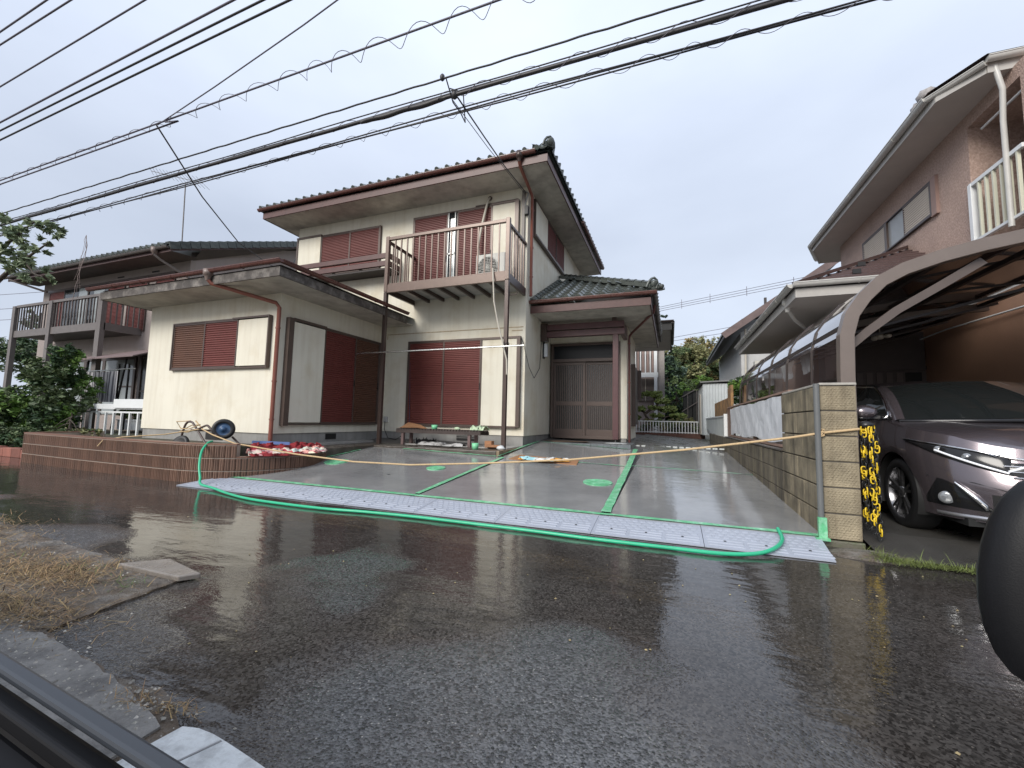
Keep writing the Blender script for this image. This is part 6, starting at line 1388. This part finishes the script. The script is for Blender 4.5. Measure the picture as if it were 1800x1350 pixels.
poly([(-1.46,.78),(-1.44,.95),(-1.385,.965),(-1.32,.966),(-1.25,.958),(-1.06,.935),(-.9,.9),(-.8,.6),(-1.3,.6)],.022,'white_paint_patch',wp,jit=.0015,dz=.012)
MB().beam((-1.27,.955,.023),(-1.36,.72,.023),.006,.003).build('paint_seam',M('grey_seam',(.25,.25,.25),.6,0),bpy.data.objects['white_paint_patch'])
# loose grit and bits of debris
def bits(name,label,n,reg,r0,r1,m,z0=.012):
    q=MB()
    for i in range(n):
        g=random.choice(reg); x=random.gauss(g[0],g[2]); y=random.gauss(g[1],g[3]); r=random.uniform(r0,r1); a=random.uniform(0,6.3)
        p=[(x+r*random.uniform(.7,1.2)*math.cos(a+k*1.57),y+r*random.uniform(.5,1)*math.sin(a+k*1.57),z0) for k in range(4)]
        q.add(p+[(x,y,z0+r*.7)],[(0,1,4),(1,2,4),(2,3,4),(3,0,4)])
    return tag(q.build(name,m),label,kind='stuff')
bits('grit','loose pale grit and small stones along the rough kerb concrete',520,[(-2.6,1.0,.3,.05),(-2.0,.95,.25,.04),(-1.7,.97,.1,.03),(-3.0,1.1,.3,.08),(-3.6,1.5,.5,.15)],.002,.009,M('pale_grit',(.34,.32,.28),.7,.3,30,isl=.5),.02)
bits('leaf_litter','tiny leaf bits and twigs scattered over the wet road',90,[(-.5,1.8,1.5,.6),(-2,2.6,1.5,.5),(.5,3.0,1.0,.4)],.003,.009,M('litter_brown',(.25,.2,.1),.7,.3,30,isl=.5),.003)
st=M('dry_straw',(.26,.175,.085),.8,.3,20,isl=.5)
def straw(name,label,regs,n,l,m,up=.35,cat=None,z0=.012):
    V=[];F_=[]
    for i in range(n):
        r=random.choice(regs); x=random.gauss(r[0],r[2]); y=random.gauss(r[1],r[3]); a=random.uniform(0,6.28); L_=l*random.choice((.4,.6,.9,1.0,1.8))*random.uniform(.7,1.3); h=random.uniform(0,up)*L_*(1 if random.random()<.7 else 2)
        d=Vector((math.cos(a),math.sin(a),0)); nn=Vector((-d.y,d.x,0))*.0012*(1+L_*5); b=Vector((x,y,z0+random.uniform(0,.012))); e=b+d*L_+Vector((0,0,h)); k=len(V)
        V+= [tuple(b-nn),tuple(b+nn),tuple(b.lerp(e,.6)+nn*.7+Vector((0,0,.1*L_))),tuple(e),tuple(b.lerp(e,.6)-nn*.7+Vector((0,0,.1*L_)))]; F_+=[(k,k+1,k+2,k+4),(k+4,k+2,k+3)]
    return tag(MB().add(V,F_).build(name,m),label,cat,kind='stuff')
straw('dry_grass','dry straw coloured grass strewn over the muddy verge at the near left',[(-4.7,1.45,.5,.14),(-4.0,1.35,.45,.12),(-3.5,1.5,.25,.1),(-5.6,1.75,.5,.15),(-3.1,1.15,.3,.08),(-4.6,1.05,.5,.12)],9000,.06,st,up=.25)
straw('straw_tufts','small straw tufts at the kerb edge beside the white paint',[(-1.72,.97,.08,.02),(-1.55,1.0,.05,.015),(-3.35,1.72,.05,.04)],300,.028,st,up=.5)
straw('verge_weeds','thin green weeds among the straw on the verge',[(-4.3,1.45,.25,.06),(-2.95,1.55,.08,.05),(-3.4,1.6,.1,.05)],260,.03,M('weed_green',(.09,.16,.03),.7,.2,10,isl=.4),up=.5)
gg=M('grass_green',(.13,.16,.04),.7,.2,10,isl=.45)
straw('grass_strip','small green and yellowing grass strip at the foot of the block wall and carport entrance',[(1.62,4.0,.10,.04),(1.85,3.97,.16,.03),(2.2,3.98,.25,.03),(1.5,4.08,.04,.05)],2600,.04,gg,up=.6)
straw('pebbles','',[(-2,2,.1,.1)],1,.01,ks) if False else None
# mud lump by the wall foot
tag(MB().blob((1.45,4.15,.0),(.3,.16,.035),16,6,.08).build('gravel_heap',vg),'small dark dirt patch at the wall foot beside the ramp block','dirt',kind='stuff')
